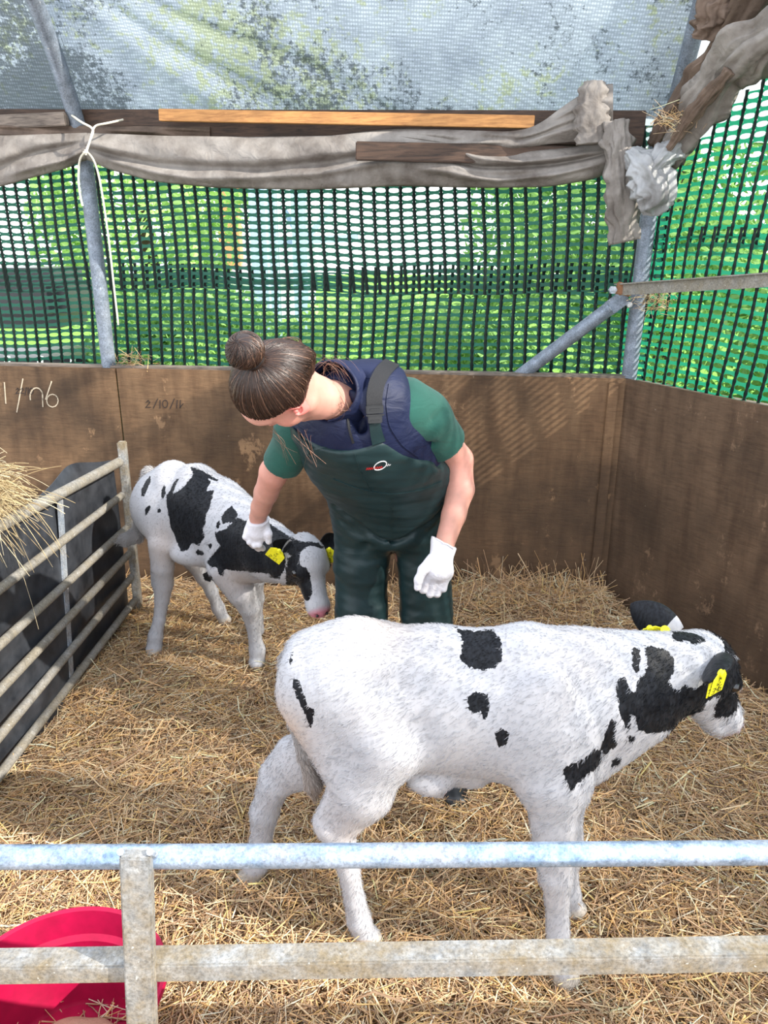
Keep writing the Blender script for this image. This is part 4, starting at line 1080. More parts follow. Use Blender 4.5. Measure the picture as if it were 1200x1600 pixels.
# front far
b.cap(at(392, 860, 2.88), at(398, 905, 2.90), .075, .036, .05)
b.chain([at(398, 905, 2.90), at(400, 935, 2.93), at(401, 965, 2.96), at(403, 985, 2.97)], [.036, .031, .024, .028], .02)
# neck, head
b.chain([at(390, 848, 2.74), at(422, 864, 2.59), at(450, 876, 2.49)], [.125, .098, .078], .05, sq=((.7, .7, 0), .78))
b.cap(at(395, 815, 2.72), at(455, 850, 2.48), .040, .032, .04)
HC2 = at(480, 876, 2.40); H2 = hframe(HC2, (.30, -.48, -.82), .0); skull(b, H2, 1.02)
b.cap(at(452, 878, 2.49), HC2, .072, .052, .04)
D2 = Decal((-.70, 2.8, .6), (-.20, .93, -.32))
PATCH2 = [[(-37,268),(-15,263),(16,244),(69,207),(61,202),(27,218),(38,199),(17,165),(50,166),(42,143),(31,104),(15,74),(5,32),(-4,21),(2,-10),(-21,-41),(-53,-32),(-67,-56),(-91,-63),(-102,-46),(-129,36),(-137,109),(-139,157),(-130,169),(-97,223),(-86,226),(-97,202),(-113,163),(-73,184),(-38,221),(-27,237)],[(-243,195),(-225,228),(-206,248),(-203,230),(-216,197),(-234,165),(-243,166)],[(-229,115),(-214,128),(-206,122),(-216,102),(-230,87),(-233,99)],[(-158,179),(-147,206),(-141,198),(-142,170),(-154,146),(-159,159)],[(-181,108),(-164,111),(-168,96),(-178,97)],[(72,63),(88,85),(112,102),(132,74),(127,56),(162,42),(195,23),(241,29),(262,8),(291,-14),(297,-36),(288,-58),(272,-72),(273,-99),(269,-127),(254,-162),(229,-160),(222,-144),(183,-143),(143,-144),(103,-142),(69,-137),(60,-162),(46,-151),(43,-128),(17,-123),(4,-105),(27,-81),(44,-62),(61,-43),(47,-24),(45,7),(64,10),(84,17),(110,38),(97,42),(74,36)],[(49,41),(61,50),(68,37),(59,22),(50,18)],[(-33,-185),(-15,-179),(15,-155),(24,-176),(31,-194),(-2,-228),(-26,-213)],[(278,-13),(302,-21),(329,-34),(383,-43),(407,-61),(387,-62),(370,-53),(342,-53),(321,-66),(313,-89),(316,-111),(334,-121),(347,-145),(350,-183),(345,-230),(325,-232),(305,-220),(301,-214),(290,-199),(276,-182),(273,-127),(280,-88),(292,-78),(278,-68),(284,-46)],[(-40,-69),(-26,-57),(-15,-65),(-3,-73),(-12,-82),(-32,-78)],[(13,-42),(23,-33),(29,-42),(20,-56)]]
def flow2(P): return np.tile(np.array([-.6, .35, -.6]), (len(P), 1))+np.array([0, 0, -.6])*(P[:, 2:3] < .42)
finish_calf(calf2, b, D2, PATCH2, lambda V: coat_tint(V, H2, 1.02, .0, [(tuple(at(255, 850, 2.9)), .08, .3), (tuple(at(372, 905, 2.7)), .08, .25), (tuple(at(310, 880, 3.0)), .10, .3)]), flow2, 18000, .011, .0007, 15,
            far=[((-.62, 3.08, .68), .10), ((-.35, 2.72, .62), .10)])
tb_ = Blob((-1.4, 2.95, .35), (-.9, 3.3, .9), .0045)
tb_.chain([at(234, 740, 3.15), at(225, 770, 3.16), at(221, 800, 3.15), at(221, 822, 3.14), at(213, 836, 3.13), at(198, 843, 3.12), at(186, 846, 3.12)], [.026, .022, .018, .020, .026, .022, .006], .012); V, F = tb_.surf(1)
T = np.tile([.37, .355, .35, 1.0], (len(V), 1)); tl = mesh_np('tail', V, F, M_coat, calf2, True, {'tint': ('FLOAT_COLOR', T), 'patch': ('FLOAT', np.full(len(V), .05))})
N = normals(V, F); fur('tail_hair', V, F, N, np.full(len(V), .05), T[:, :3].astype(np.float32), 4000, .035, .0008, lambda P: np.tile(np.array([-.85, .0, -.35]), (len(P), 1)), tl, 18)
f1 = ear('ear', at(460, 862, 2.41), at(428, 852, 2.38), (-.2, -.75, .1), .070, M_coat, calf2, .4, None, lambda t, V: np.where(t < .45, .03, -.03))
f2 = ear('ear', at(503, 856, 2.44), at(530, 838, 2.48), (.3, -.8, .1), .066, M_coat, calf2, .4)
ear_tag('ear_tag', at(431, 867, 2.36), (.82, -.1, -.62), (-.50, -.1, .72), ('10', '53', '217'), f1, .058, .068)
ear_tag('ear_tag', at(518, 868, 2.41), (.80, -.5, .25), (-.25, -.1, .95), ('10', '53', '217'), f2, .044, .056)
for q in (-1, 1):
    c = H2 @ Vector((.034, .061*q, .0145)); mb = MB(); bm = bmesh.new(); bmesh.ops.create_uvsphere(bm, u_segments=16, v_segments=12, radius=.0125); bm.transform(Matrix.Translation(c)); mb.bm(bm); mb.build('eye', M_eye, calf2, True)
    c = H2 @ Vector((.188, .018*q, -.010)); mb = MB(); bm = bmesh.new(); bmesh.ops.create_uvsphere(bm, u_segments=12, v_segments=8, radius=.005); bm.transform(Matrix.Translation(c)); mb.bm(bm); mb.build('nostril', M_eye, calf2, True)
# ================================================================ the woman
from mathutils.bvhtree import BVHTree
person = empty('person', tuple(at(612, 1175, 2.25)), label='woman in green bib trousers and navy vest bending over the calves', cat='person')
def mat_skin():
    m = Mat('skin', rough=.52, spec=.35); a = m.attr('tint')
    n_ = m.noise(30, 4, .6); m.color(m.mix(m.ramp(n_, [(.4, 0.0), (.7, .25)]), a.outputs['Color'], (.80, .36, .29)))
    m.b.inputs['Subsurface Weight'].default_value = .12; m.b.inputs['Subsurface Radius'].default_value = (.012, .005, .003)
    m.bump(m.noise(220, 3), .08, .001); return m.m
M_skin = mat_skin()
def mat_fabric(name, c, rough, sheen, wr=.4, sc_=18, dist=.010):
    m = Mat(name, rough=rough, spec=.28); m.b.inputs['Sheen Weight'].default_value = sheen
    k = m.noise(8, 5); m.color(m.mix(m.ramp(k, [(.35, 0.0), (.7, 1.0)]), [x*.8 for x in c], [x*1.2 for x in c]))
    m.bump(m.noise(sc_, 3, .5, m.coord((1, 1, 1.8)), 1.2), wr, dist); m.bump(m.noise(500, 2), .1, .0006); return m.m
M_bib = mat_fabric('green_waterproof', (.011, .026, .028), .42, .0, .28, 7, .014)
M_vest = mat_fabric('navy_softshell', (.006, .010, .036), .6, .0, .45, 16, .010)
M_shirt = mat_fabric('bottle_green_knit', (.011, .066, .050), .85, .1, .35, 14, .010)
M_glove = mat_fabric('white_latex', (.72, .70, .74), .42, .0, .55, 60, .004)
M_web = plain('black_webbing', (.012, .012, .014), .6, .3, 0, .5, 900)
M_hairm = mat_tint('brown_hair', .38, .5)
M_boot = plain('black_rubber_boot', (.012, .012, .013), .4, .5)
lw = Vector
# head frame: x = face, y = left ear, z = crown
uh = lw((-.72, -.66, .16)).normalized(); fh = lw((-.53, .30, -.78)); fh = (fh-uh*fh.dot(uh)).normalized(); lh = uh.cross(fh)
HW = Matrix.Translation(at(436, 605, 1.79)) @ Matrix((fh, lh, uh)).transposed().to_4x4()
SL, EL, WL = at(645, 632, 2.03), at(717, 718, 2.15), at(694, 852, 2.06)
SR, ER, WR = at(484, 652, 2.11), at(428, 738, 2.24), at(403, 808, 2.37)
NB = at(532, 628, 1.975)
ax = (SL-SR).normalized()
P0, P1, P2, P3, P4 = at(612, 792, 2.28), at(608, 752, 2.22), at(585, 705, 2.14), at(562, 662, 2.06), at(552, 632, 2.01)
KR, KL = at(566, 950, 2.25), at(660, 955, 2.25)
FR, FL_ = atz(560, 1182, .05), atz(690, 1185, .05)
# ---- body: one continuous surface
b = Blob((-.62, 1.62, -.03), (.42, 2.55, 1.56), .0046)
b.frame = HW
b.ell((-.012, 0, .022), (.088, .070, .082), .02)
b.ell((.028, 0, -.030), (.058, .056, .074), .03)
for q in (-1, 1):
    b.cap((.0, .050*q, -.052), (.064, .014*q, -.102), .024, .020, .025)
    b.ell((.050, .036*q, -.034), (.033, .028, .036), .02)
    b.ell((.086, .030*q, .004), (.015, .017, .011), .012, op='sub')
    b.ell((.072, .031*q, .003), (.0125, .0145, .0095), .006)
    b.cap((.078, .012*q, .018), (.068, .045*q, .017), .006, .005, .012)
b.ell((.078, 0, .040), (.016, .045, .028), .03)
b.cap((.086, 0, .004), (.112, 0, -.032), .0075, .0115, .012)
for q in (-1, 1): b.ell((.100, .011*q, -.037), (.009, .007, .007), .008)
b.ell((.074, 0, -.103), (.020, .022, .016), .02)
b.ell((.090, 0, -.062), (.010, .022, .006), .006); b.ell((.088, 0, -.073), (.010, .019, .006), .005)
b.cap((.098, -.016, -.067), (.098, .016, -.067), .0018, .0018, .004, op='sub')
b.frame = Matrix.Identity(4)
nk = at(499, 622, 1.87); b.chain([HW @ lw((-.015, 0, -.03)), nk, NB.lerp(nk, .35), NB], [.054, .047, .046, .050], .022)
b.chain([P0, P1, P2, P3, P4, NB], [.095, .085, .085, .080, .055, .042], .04, sq=(ax, 1.3))
b.chain([SL, at(680, 670, 2.095), EL], [.048, .046, .040], .008); b.chain([EL, at(719, 765, 2.13), at(709, 805, 2.095), WL], [.040, .040, .034, .0285], .012)
b.chain([NB, SL], [.04, .04], .03); b.chain([NB, SR], [.04, .04], .03)
b.chain([SR, at(456, 695, 2.175), ER], [.046, .047, .043], .008); b.chain([ER, at(416, 770, 2.30), at(408, 792, 2.34), WR], [.043, .037, .031, .028], .012)
b.cap(WL, at(684, 890, 2.04), .0275, .025, .005); b.cap(WR, at(402, 826, 2.385), .027, .022, .005)
for h_, k_, f_ in ((at(572, 812, 2.29), KR, FR), (at(652, 812, 2.27), KL, FL_)):
    b.chain([h_, k_, f_+lw((0, 0, .06))], [.085, .058, .042], .04); b.cap(f_+lw((0, .02, -.02)), f_+lw((0, -.13, -.03)), .03, .03, .02)
V, F = b.surf(1)
inv = np.array(HW.inverted()); q = V@inv[:3, :3].T+inv[:3, 3]
T = np.tile(np.array([.46, .235, .18]), (len(V), 1))
def spot(T, q, c, r_, col_, a_): k = a_*np.exp(-(((q-np.array(c))/np.array(r_))**2).sum(1))[:, None]; return T*(1-k)+np.array(col_)*k
T = spot(T, q, (-.006, .080, -.006), (.022, .02, .034), (.72, .12, .11), .9)
T = spot(T, q, (.055, .045, -.025), (.03, .03, .03), (.68, .24, .20), .6); T = spot(T, q, (.108, 0, -.034), (.012, .014, .014), (.68, .22, .18), .6)
T = spot(T, q, (.095, 0, -.067), (.01, .022, .009), (.55, .16, .15), .8)
T = spot(T, q, (.080, .031, .022), (.010, .022, .004), (.12, .06, .035), .8); T = spot(T, q, (.080, -.031, .022), (.010, .022, .004), (.12, .06, .035), .8)
T = spot(T, q, (.086, .031, -.004), (.010, .016, .0025), (.05, .03, .025), .9)
for c in (EL, ER): T = spot(T, V, tuple(c), (.07, .07, .07), (.58, .24, .19), .5)
body = mesh_np('body', V, F, M_skin, person, True, {'tint': ('FLOAT_COLOR', np.concatenate([T, np.ones((len(T), 1))], 1))})

for q in (-1, 1):
    eb = Blob(tuple(HW.translation-lw((.16, .16, .16))), tuple(HW.translation+lw((.16, .16, .16))), .0021); eb.frame = HW
    R_ = Matrix.Rotation(math.radians(26*q), 3, 'Z') @ Matrix.Rotation(math.radians(-14), 3, 'Y')
    eb.ell((-.012, .076*q, -.006), (.021, .0075, .034), 0, rot=R_); eb.ell((-.008, .0795*q, .002), (.0145, .0085, .024), .003, op='sub', rot=R_)
    eb.cap((-.006, .079*q, .012), (-.012, .079*q, -.010), .0028, .0028, .004); eb.ell((.000, .078*q, -.008), (.005, .005, .006), .004); eb.ell((-.006, .077*q, -.032), (.009, .006, .010), .005)
    Ve, Fe = eb.surf(1); mesh_np('ear', Ve, Fe, M_skin, person, True, {'tint': ('FLOAT_COLOR', np.tile([.60, .15, .13, 1], (len(Ve), 1)))})
def creases(b, lines, depth=.012, k=.03):
    for ln in lines:
        P = [at(*p) for p in ln]
        for i in range(len(P)-1): b.cap(P[i], P[i+1], depth, depth, k, op='sub')
def raycaster(V, F):
    polys = [tuple(int(i) for i in f) for g_ in F for f in g_]; bv = BVHTree.FromPolygons([tuple(v) for v in V.astype(float)], polys)
    o = lw((0, 0, CAM_H))
    def hit(px, py):
        d = (at(px, py, 2.0)-o).normalized(); loc, n, i, di = bv.ray_cast(o, d)
        return (loc, n) if loc is not None else (None, None)
    return hit
def ribbon(name, hit, path, width, th, m, parent, off=.002, n=30, build=True):
    P = np.array(path, dtype=float); t = np.linspace(0, 1, len(P)); Tt = np.linspace(0, 1, n)
    Q = np.stack([np.interp(Tt, t, P[:, 0]), np.interp(Tt, t, P[:, 1])], 1)
    for _ in range(3): Q[1:-1] = (Q[:-2]+2*Q[1:-1]+Q[2:])/4
    H = [hit(*q_) for q_ in Q]; H = [h for h in H if h[0] is not None]
    if len(H) < 2: return None
    L = np.array([tuple(h[0]) for h in H]); Nn = np.array([tuple(h[1]) for h in H])
    for _ in range(4): L[1:-1] = (L[:-2]+2*L[1:-1]+L[2:])/4; Nn[1:-1] = (Nn[:-2]+2*Nn[1:-1]+Nn[2:])/4
    D = np.gradient(L, axis=0); D /= np.linalg.norm(D, axis=1, keepdims=True); Nn /= np.linalg.norm(Nn, axis=1, keepdims=True)
    S = np.cross(D, Nn); S /= np.linalg.norm(S, axis=1, keepdims=True); w_ = np.interp(np.linspace(0, 1, len(L)), np.linspace(0, 1, len(width)), width) if hasattr(width, '__len__') else np.full(len(L), width)
    V = []; F = []
    for i in range(len(L)):
        a = L[i]+Nn[i]*off; V += [a+S[i]*w_[i]/2+Nn[i]*th, a-S[i]*w_[i]/2+Nn[i]*th, a-S[i]*w_[i]/2-Nn[i]*th, a+S[i]*w_[i]/2-Nn[i]*th]
        if i:
            c = (i-1)*4
            for e in range(4): F.append((c+e, c+(e+1) % 4, c+4+(e+1) % 4, c+4+e))
    F += [(3, 2, 1, 0), tuple(range(4*len(L)-4, 4*len(L)))]
    mb = MB(); mb.add(V, F)
    return mb.build(name, m, parent, True) if build else mb
# ---- polo shirt (sleeves and what shows at the neck)
s_ = Blob((-.55, 1.78, .85), (.42, 2.42, 1.45), .005)
s_.chain([at(612, 634, 2.03), at(630, 640, 2.03), at(660, 652, 2.06), at(708, 712, 2.145)], [.070, .080, .074, .064], .03); s_.plane(at(689, 699, 2.12), (at(708, 712, 2.145)-at(662, 648, 2.06)).normalized())
creases(s_, [[(640, 700, 2.0), (672, 690, 2.02)], [(700, 640, 2.0), (680, 655, 1.98)]], .004, .03)
V1, F1_ = s_.surf(1); V1 = V1+normals(V1, F1_)*(.003*wob(V1*np.array([1, 1, 1.6]), 28, 3))[:, None]
mesh_np('shirt_sleeve', V1, F1_, M_shirt, person, True)
hs_ = raycaster(V1, F1_)
ribbon('sleeve_seam', hs_, [(622, 592), (624, 620), (622, 650), (626, 680)], .0022, .0006, M_shirt, person, .001)
s2 = Blob((-.6, 1.78, .85), (.1, 2.42, 1.45), .005)
s2.chain([at(492, 640, 2.09), at(466, 672, 2.13), at(434, 738, 2.22)], [.072, .064, .056], .03); s2.plane(at(438, 724, 2.20), (at(432, 740, 2.23)-at(468, 670, 2.13)).normalized())
V1, F1_ = s2.surf(1); V1 = V1+normals(V1, F1_)*(.003*wob(V1, 28, 6))[:, None]; mesh_np('shirt_sleeve', V1, F1_, M_shirt, person, True)
# ---- vest
v = Blob((-.42, 1.72, .78), (.38, 2.45, 1.45), .005)
v.chain([P1, P2, P3, P4], [.125, .130, .128, .115], .06, sq=(ax, 1.34))
v.cap(at(560, 690, 2.02), at(530, 665, 1.99), .06, .06, .06); v.cap(at(552, 642, 1.975), at(566, 668, 1.985), .052, .06, .04)
sh2 = Blob((-.42, 1.72, .78), (.38, 2.45, 1.45), .005)
sh2.chain([NB+lw((0, .03, -.03)), at(585, 622, 2.03), at(622, 630, 2.04)], [.070, .080, .086], .04)
sh2.chain([NB+lw((0, .03, -.04)), at(498, 650, 2.08)], [.075, .080], .04)
an_ = (at(690, 690, 2.12)-at(628, 622, 2.03)).normalized(); sh2.plane(at(617, 640, 2.03), (an_*.45+ax*.85).normalized(), .012)
an2 = (at(440, 720, 2.2)-at(490, 640, 2.09)).normalized(); sh2.plane(at(478, 655, 2.11), (an2*.7-ax*.7).normalized(), .012)
v._mix((slice(None),)*3, sh2.A, .035, 'add')
nd = (nk-NB).normalized(); cB = NB-nd*.01
v.cap(NB+nd*.06, NB+nd*.2, .050, .050, .012, op='sub')
creases(v, [[(556, 600, 1.93), (575, 640, 1.93), (560, 680, 1.94)], [(545, 640, 1.90), (565, 665, 1.92)], [(540, 575, 1.92), (565, 590, 1.93)]], .006, .04)
creases(v, [[(548, 562, 1.92), (546, 600, 1.87), (545, 640, 1.87)]], .003, .015)
V2, F2 = v.surf(1); V2 = V2+normals(V2, F2)*(.003*wob(V2*np.array([1.8, 1, 1]), 26, 13))[:, None]
vest = mesh_np('vest', V2, F2, M_vest, person, True); hv = raycaster(V2, F2)
# ---- bib trousers
t = Blob((-.42, 1.75, .02), (.42, 2.52, 1.30), .0055)
t.chain([P0, P1, P2, P3], [.138, .138, .144, .146], .06, sq=(ax, 1.34))
t.cap(at(560, 690, 2.02), at(540, 675, 1.99), .078, .078, .06)
t.ell(at(612, 800, 2.27), (.178, .135, .13), .05)
t.plane(at(540, 693, 1.93), (P4-P2).normalized()*.8+lw((.0, -.3, .45)), .006)
t.plane(at(630, 698, 1.98), lw((.66, -.20, .72)), .02)
t.chain([at(570, 812, 2.28), at(565, 880, 2.27), KR+lw((-.004, 0, 0))+lw((0, 0, 0))  if False else KR+lw((0, .0, 0)), FR+lw((0, 0, .05))], [.100, .088, .084, .095], .025)
t.chain([at(656, 812, 2.26), at(663, 880, 2.26), KL+lw((0.010, 0, 0)), FL_+lw((0, 0, .05))], [.098, .088, .086, .095], .025)
t.cap(at(614, 862, 2.20), at(617, 985, 2.22), .006, .018, .02, op='sub', sq=((0, 1, 0), 6))
t.cap(at(612, 1000, 2.15), at(620, 1180, 2.15), .02, .02, .02, op='sub')
creases(t, [[(520, 745, 2.06), (560, 762, 2.03), (610, 771, 2.04), (660, 764, 2.08), (692, 748, 2.12)]], .005, .014)
creases(t, [[(612, 775, 2.12), (611, 845, 2.16)]], .003, .012)
creases(t, [[(528, 790, 2.15), (560, 822, 2.14), (600, 842, 2.15)], [(530, 815, 2.17), (565, 838, 2.15)], [(690, 795, 2.15), (655, 828, 2.14), (618, 845, 2.15)], [(692, 820, 2.16), (660, 838, 2.15)],
            [(640, 770, 2.10), (685, 780, 2.13)], [(560, 735, 2.0), (600, 720, 1.99)], [(640, 740, 2.04), (685, 722, 2.08)], [(575, 850, 2.17), (560, 870, 2.17)]], .004, .03)
V3, F3 = t.surf(1); V3 = V3+normals(V3, F3)*(.0035*wob(V3*np.array([1, 1, 2.2]), 20, 23)+.002*wob(V3*np.array([1, 1, 3]), 50, 24))[:, None]
bib = mesh_np('bib_trousers', V3, F3, M_bib, person, True); hb = raycaster(V3, F3)
V23 = np.concatenate([V2, V3]); hvb = raycaster(V23, [F2[0], F3[0]+len(V2)])
# seams and edges
ribbon('front_seam', hb, [(612, 778), (612, 800), (612, 840)], .0025, .0008, M_bib, bib, .001)
ribbon('hem_band', hb, [(521, 748), (560, 764), (610, 773), (660, 766), (690, 752)], .004, .0012, M_bib, bib, .0015, 40)
ribbon('top_edge', hb, [(484, 703), (510, 699), (545, 694), (578, 689), (600, 680)], .005, .0015, M_bib, bib, .001, 30)
ribbon('bib_seam', hb, [(552, 700), (560, 730), (580, 768)], .002, .0006, M_bib, bib, .001)
# braces with buckle
ribbon('brace_strap', hv, [(585, 640), (584, 620), (588, 600), (597, 582), (611, 568), (622, 565)], .040, .0014, M_web, person, .0035, 36)
st_ = ribbon('green_strap', hvb, [(592, 694), (588, 678), (585, 660)], [.036, .032, .028], .0018, M_bib, person, .004, 20)
ribbon('green_strap', hvb, [(486, 706), (470, 688), (458, 674)], [.045, .036, .030], .0018, M_bib, person, .006, 20)
bk_p, bk_n = hv(585, 646)
if bk_p is not None:
    o_ = bk_p+bk_n*.008; dd = (hv(585, 632)[0]-hv(586, 660)[0]).normalized(); sx_ = dd.cross(bk_n).normalized(); bn2 = sx_.cross(dd)
    R = Matrix((sx_, dd, bn2)).transposed(); M_buck = plain('black_plastic', (.010, .010, .011), .3, .5)
    bu = MB(); bu.box(o_+dd*.012, (.044, .022, .008), R, .002); bu.box(o_-dd*.012, (.036, .022, .007), R, .002)
    bu.box(o_+dd*.012+bn2*.005, (.026, .005, .004), R, .001); bu.box(o_-dd*.002+bn2*.004, (.046, .004, .004), R, .001); bu.box(o_-dd*.016+bn2*.004, (.024, .004, .003), R, .001)
    bu.build('buckle', M_buck, person)
ribbon('zip', hv, [(543, 655), (546, 672), (552, 692)], .006, .0015, M_web, vest, .002)
ribbon('shoulder_seam', hv, [(551, 588), (575, 590), (600, 598)], .002, .0008, M_vest, vest, .001)
ribbon('armhole_piping', hv, [(608, 600), (603, 630), (608, 665), (628, 695), (655, 715)], .004, .0016, M_vest, vest, .001, 40)
# printed badge on the bib
M_red = plain('red_print', (.55, .02, .02), .5, .3); M_wht = plain('white_print', (.72, .72, .72), .5, .3)
def pstroke(mb_, pts, w_px):
    for (x0, y0), (x1, y1) in zip(pts[:-1], pts[1:]):
        a, na = hb(x0, y0); c_, nb_ = hb(x1, y1)
        if a is None or c_ is None: continue
        a = a+na*.0016; c_ = c_+nb_*.0016
        if (c_-a).length > 1e-5: mb_.bar(a, c_, w_px, .0008, up=na)
mb = MB(); ringp = []
for k in range(29):
    a_ = 2*PI*k/28; x_, y_ = 10.5*math.cos(a_), 5.6*math.sin(a_); ca, sa = math.cos(-.45), math.sin(-.45); ringp.append((594+x_*ca-y_*sa, 727+x_*sa+y_*ca))
pstroke(mb, ringp, .0028); pstroke(mb, [(602, 728), (604, 725), (605, 728), (607, 724), (608, 727), (610, 725)], .0014); mb.build('badge_ring', M_wht, bib)
mb = MB(); zz = [(572+i*1.6, 734-(i % 2)*3.4-i*.18) for i in range(17)]; pstroke(mb, zz, .0013); mb.build('badge_text', M_red, bib)
# ---- boots
for f_ in (FR, FL_+lw((.02, 0, -.01))):
    bo = Blob((-.3, 1.85, -.04), (.45, 2.45, .32), .006)
    bo.cap(f_+lw((0, .03, .22)), f_+lw((0, .03, .0)), .062, .052, .03); bo.chain([f_+lw((0, .05, -.015)), f_+lw((.005, -.08, -.022)), f_+lw((.015, -.165, -.032))], [.046, .042, .034], .03, sq=((1, 0, 0), 1.25))
    V4, F4 = bo.surf(1); mesh_np('boot', V4, F4, M_boot, person, True)
# ---- standing collar of the vest
cc_ = at(526, 613, 1.945); e1_ = nd.cross(lw((0, 0, 1))).normalized(); e2_ = e1_.cross(nd); Vc = []; na_, nl = 48, 7
for lay in (0, 1):
    for i in range(na_):
        a_ = 2*PI*(i/(na_-1))*.96+PI*1.57
        for j in range(nl):
            h_ = j/(nl-1); rr_ = (.086-.012*h_+.003*math.sin(3*a_+5*h_))-(.004 if lay else 0)
            Vc.append(cc_+nd*(-.045+.085*h_)+(e1_*math.cos(a_)*rr_+e2_*math.sin(a_)*rr_*1.02))
Vc = np.array([tuple(x_) for x_ in Vc]); ii = np.arange(na_*nl).reshape(na_, nl); q1_ = np.stack([ii[:-1, :-1].ravel(), ii[1:, :-1].ravel(), ii[1:, 1:].ravel(), ii[:-1, 1:].ravel()], 1)
o2 = na_*nl; rim_ = np.stack([ii[:-1, -1], ii[1:, -1], ii[1:, -1]+o2, ii[:-1, -1]+o2], 1); ends = np.array([[ii[k, j], ii[k, j+1], ii[k, j+1]+o2, ii[k, j]+o2] for k in (0, na_-1) for j in range(nl-1)])
mesh_np('collar', Vc, np.concatenate([q1_, q1_[:, ::-1]+o2, rim_, ends]), M_vest, vest, True)
# ---- gloves
def wr_(V, F, a, sc_=90, seed=2): return V+normals(V, F)*(a*(-np.abs(wob(V*np.array([1, 1, .5]), sc_, seed))+.4))[:, None]
g = Blob((.02, 1.90, .58), (.30, 2.20, .95), .0026)
g.chain([at(697, 832, 2.07), at(694, 848, 2.065), at(690, 866, 2.055), at(686, 890, 2.045)], [.035, .034, .029, .036], .015, sq=((.85, -.25, .3), 1.1))
g.ell(at(686, 894, 2.045), (.038, .020, .040), .02); g.ell(at(674, 884, 2.045), (.020, .016, .026), .015)
th_ = [at(676, 874, 2.035), at(661, 890, 2.02), at(654, 906, 2.012), at(652.5, 918, 2.01)]; g.chain(th_, [.018, .0135, .012, .0105], .008)
for kx, ky, ex, ey, rr_ in ((670, 902, 661, 922, .0108), (679, 907, 672, 928, .0112), (689, 907, 683, 928, .0110), (697, 900, 693, 920, .0100)):
    a0 = at(kx, ky, 2.035); a1 = at(ex, ey, 2.035); g.cap(a0, a1, rr_+.001, rr_, .006); a2 = a1+lw((-.004, .036, .004)); g.cap(a1, a2, rr_, rr_-.001, .004); g.cap(a2, a2+lw((.008, .004, .028)), rr_-.001, rr_-.002, .004)
g.plane(at(695, 848, 2.05), (at(698, 836, 2.07)-at(690, 868, 2.055)).normalized()+lw((.25, 0, 0)))
V5, F5 = g.surf(1); V5 = wr_(V5, F5, .0016); mesh_np('glove', V5, F5, M_glove, person, True)
hg = raycaster(V5, F5); ribbon('glove_cuff', hg, [(681, 842), (690, 847), (700, 852), (709, 857)], .004, .002, M_glove, person, .001)
g = Blob((-.58, 2.16, .50), (-.28, 2.56, .95), .0028)
g.chain([at(404, 806, 2.365), at(403, 816, 2.37), at(402, 830, 2.375)], [.034, .030, .034], .015, sq=((1, 0, 0), 1.05)); g.ell(at(401, 830, 2.375), (.037, .022, .034), .02)
g.chain([at(413, 822, 2.37), at(419, 834, 2.36), at(420, 846, 2.365)], [.016, .0125, .0105], .008)
for kx, ky, ex, ey in ((407, 838, 405, 851), (400, 840, 398, 852), (393, 836, 390, 847), (387, 829, 384, 839)):
    a0 = at(kx, ky, 2.365); a1 = at(ex, ey, 2.36); g.cap(a0, a1, .0115, .0105, .006); g.cap(a1, a1+lw((.006, .035, -.028)), .0105, .009, .004)
g.plane(at(404, 812, 2.37), lw((-.05, -.25, .95)))
V5, F5 = g.surf(1); V5 = wr_(V5, F5, .0016, 80, 5); mesh_np('glove', V5, F5, M_glove, person, True)
# ---- hair
hb_ = Blob((-.40, 1.60, 1.24), (-.08, 2.02, 1.62), .0035); hb_.frame = HW
hb_.ell((-.014, 0, .026), (.101, .083, .096), .0); hb_.ell((-.045, 0, -.018), (.068, .070, .072), .02)
cxx, cyy = None, None
hinv = np.array(HW.inverted())
def hair_cut(X, Y, Z, A):
    x = X*hinv[0, 0]+Y*hinv[0, 1]+Z*hinv[0, 2]+hinv[0, 3]; y = X*hinv[1, 0]+Y*hinv[1, 1]+Z*hinv[1, 2]+hinv[1, 3]; z = X*hinv[2, 0]+Y*hinv[2, 1]+Z*hinv[2, 2]+hinv[2, 3]
    d1 = -((x-.080)*.50-(z-.070)*.866); d2 = -(x+.012); R1 = np.maximum(d1, d2); R2 = z+.070-.95*(np.abs(y))+.45*(x+.06); R = np.minimum(R1, R2); return np.maximum(A, -R)
hb_.func(hair_cut)
BUN = lw((-.088, .004, .124)); bd = BUN.normalized()
V6, F6 = hb_.surf(1); hair = mesh_np('hair', V6, F6, M_hairm, person, True, {'tint': ('FLOAT_COLOR', np.tile([.018, .009, .006, 1], (len(V6), 1)))})
def hair_pal(r, n):
    c = np.array([(.020, .009, .006), (.034, .016, .010), (.058, .028, .018), (.011, .006, .004), (.14, .075, .048)]); return c[r.choice(5, n, p=[.35, .27, .18, .13, .07])]*r.uniform(.8, 1.2, (n, 1))
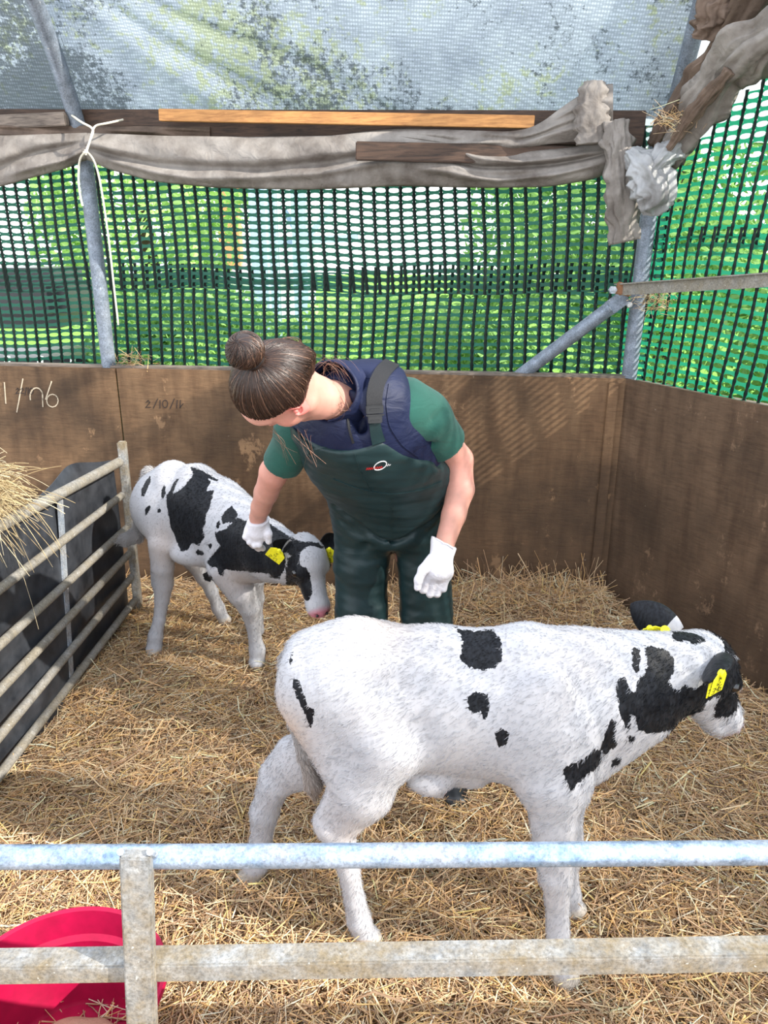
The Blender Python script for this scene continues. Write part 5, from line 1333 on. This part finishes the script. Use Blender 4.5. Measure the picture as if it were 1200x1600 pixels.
def strandset(name, N, seed):
    K = 9
    r = np.random.default_rng(seed); M = np.array(HW); rad = np.array([.101, .083, .096]); cen = np.array([-.014, 0, .026])
    vi = r.choice(len(V6), N*2); p = (V6[vi]+r.normal(0, .0012, (len(vi), 3)))@hinv[:3, :3].T+hinv[:3, 3]
    out_ = np.linalg.norm((p-cen)/rad, axis=1); p = p[out_ > .80][:N]; N = len(p)
    d = (p-cen); d /= np.linalg.norm(d, axis=1, keepdims=True); e = np.array(BUN)*.80-cen; e /= np.linalg.norm(e)
    tt = np.linspace(0, 1, K); om = np.arccos(np.clip(d@e, -1, 1))[:, None]; so = np.sin(om)+1e-6
    S = (np.sin((1-tt)*om)/so)[..., None]*d[:, None]+(np.sin(tt*om)/so)[..., None]*e
    bv = BVHTree.FromPolygons([tuple(v_) for v_ in V6.astype(float)], [tuple(int(q_) for q_ in f_) for f_ in F6[0]]); cw = HW @ lw(tuple(cen)); P = np.zeros_like(S)
    W_ = S@M[:3, :3].T
    for i_ in range(N):
        lift_ = r.uniform(.0004, .0022); last = .09
        for k_ in range(K):
            dv = lw(W_[i_, k_]); loc, n_, ix, di = bv.ray_cast(cw, dv)
            if loc is not None: last = di
            q_ = cw+dv*(last+lift_+.0012*math.sin(PI*tt[k_])); P[i_, k_] = q_
    return strands(name, P, r.uniform(.0005, .0013, N), M_hairm, hair, 3, .8, hair_pal(r, N), kind='stuff')
strandset('hair_strands', 5500, 3)
# bun
bb = Blob((-.42, 1.58, 1.3), (-.1, 2.0, 1.68), .0035); bb.frame = HW
bb.ell(tuple(BUN+bd*.022), (.040, .040, .034), .0); bb.cap(tuple(BUN*.75), tuple(BUN), .026, .020, .012)
V7, F7 = bb.surf(1); bun = mesh_np('hair_bun', V7, F7, M_hairm, person, True, {'tint': ('FLOAT_COLOR', np.tile([.018, .009, .006, 1], (len(V7), 1)))})
r = np.random.default_rng(4); N_ = 900; K = 14; a = bd.cross(lw((0, 1, 0))).normalized(); c_ = bd.cross(a); L = np.zeros((N_, K, 3)); tt = np.linspace(0, 1, K)
for i in range(N_):
    ph = r.uniform(0, 2*PI); tw = r.uniform(.6, 2.2); l0 = r.uniform(.01, .35)*PI; l1 = r.uniform(.55, .95)*PI
    la = l1+(l0-l1)*tt; an = ph+tw*tt; rr_ = .0405*r.uniform(.97, 1.06)
    q_ = np.array(BUN+bd*.022)+rr_*(np.cos(la)[:, None]*np.array(bd)*.86+np.sin(la)[:, None]*(np.cos(an)[:, None]*np.array(a)+np.sin(an)[:, None]*np.array(c_)))
    L[i] = q_
M = np.array(HW); L = L@M[:3, :3].T+M[:3, 3]; strands('bun_strands', L, r.uniform(.0005, .0012, N_), M_hairm, bun, 3, .8, hair_pal(r, N_), kind='stuff')
mb = MB(); rp2 = [HW @ (BUN-bd*.008+(a*math.cos(x_)+c_*math.sin(x_))*.027) for x_ in np.linspace(0, 2*PI, 30)]; mb.tube(rp2, .0042, 8, False); mb.build('hair_tie', M_web, person, True)
# loose wisps
r = np.random.default_rng(9); W = []
def wisp(a, b_, c__, n, sp):
    for i in range(n):
        A, B, C_ = [np.array(x_)+r.normal(0, sp, 3) for x_ in (a, b_, c__)]; t_ = np.linspace(0, 1, 10)[:, None]; W.append((1-t_)**2*A+2*t_*(1-t_)*B+t_**2*C_)
wisp(at(500, 600, 1.86), at(565, 650, 1.86), at(512, 642, 1.86), 16, .014); wisp(at(498, 575, 1.88), at(520, 552, 1.87), at(535, 590, 1.87), 22, .016)
wisp(at(470, 676, 1.80), at(480, 700, 1.79), at(488, 722, 1.80), 9, .012); wisp(at(425, 668, 1.80), at(445, 690, 1.80), at(452, 715, 1.82), 6, .009); wisp(at(425, 540, 1.80), at(460, 522, 1.85), at(472, 548, 1.86), 40, .008)
W = np.array(W); strands('loose_hair', W, np.full(len(W), .00042), M_hairm, hair, 3, .6, hair_pal(r, len(W))*4.0, kind='stuff')
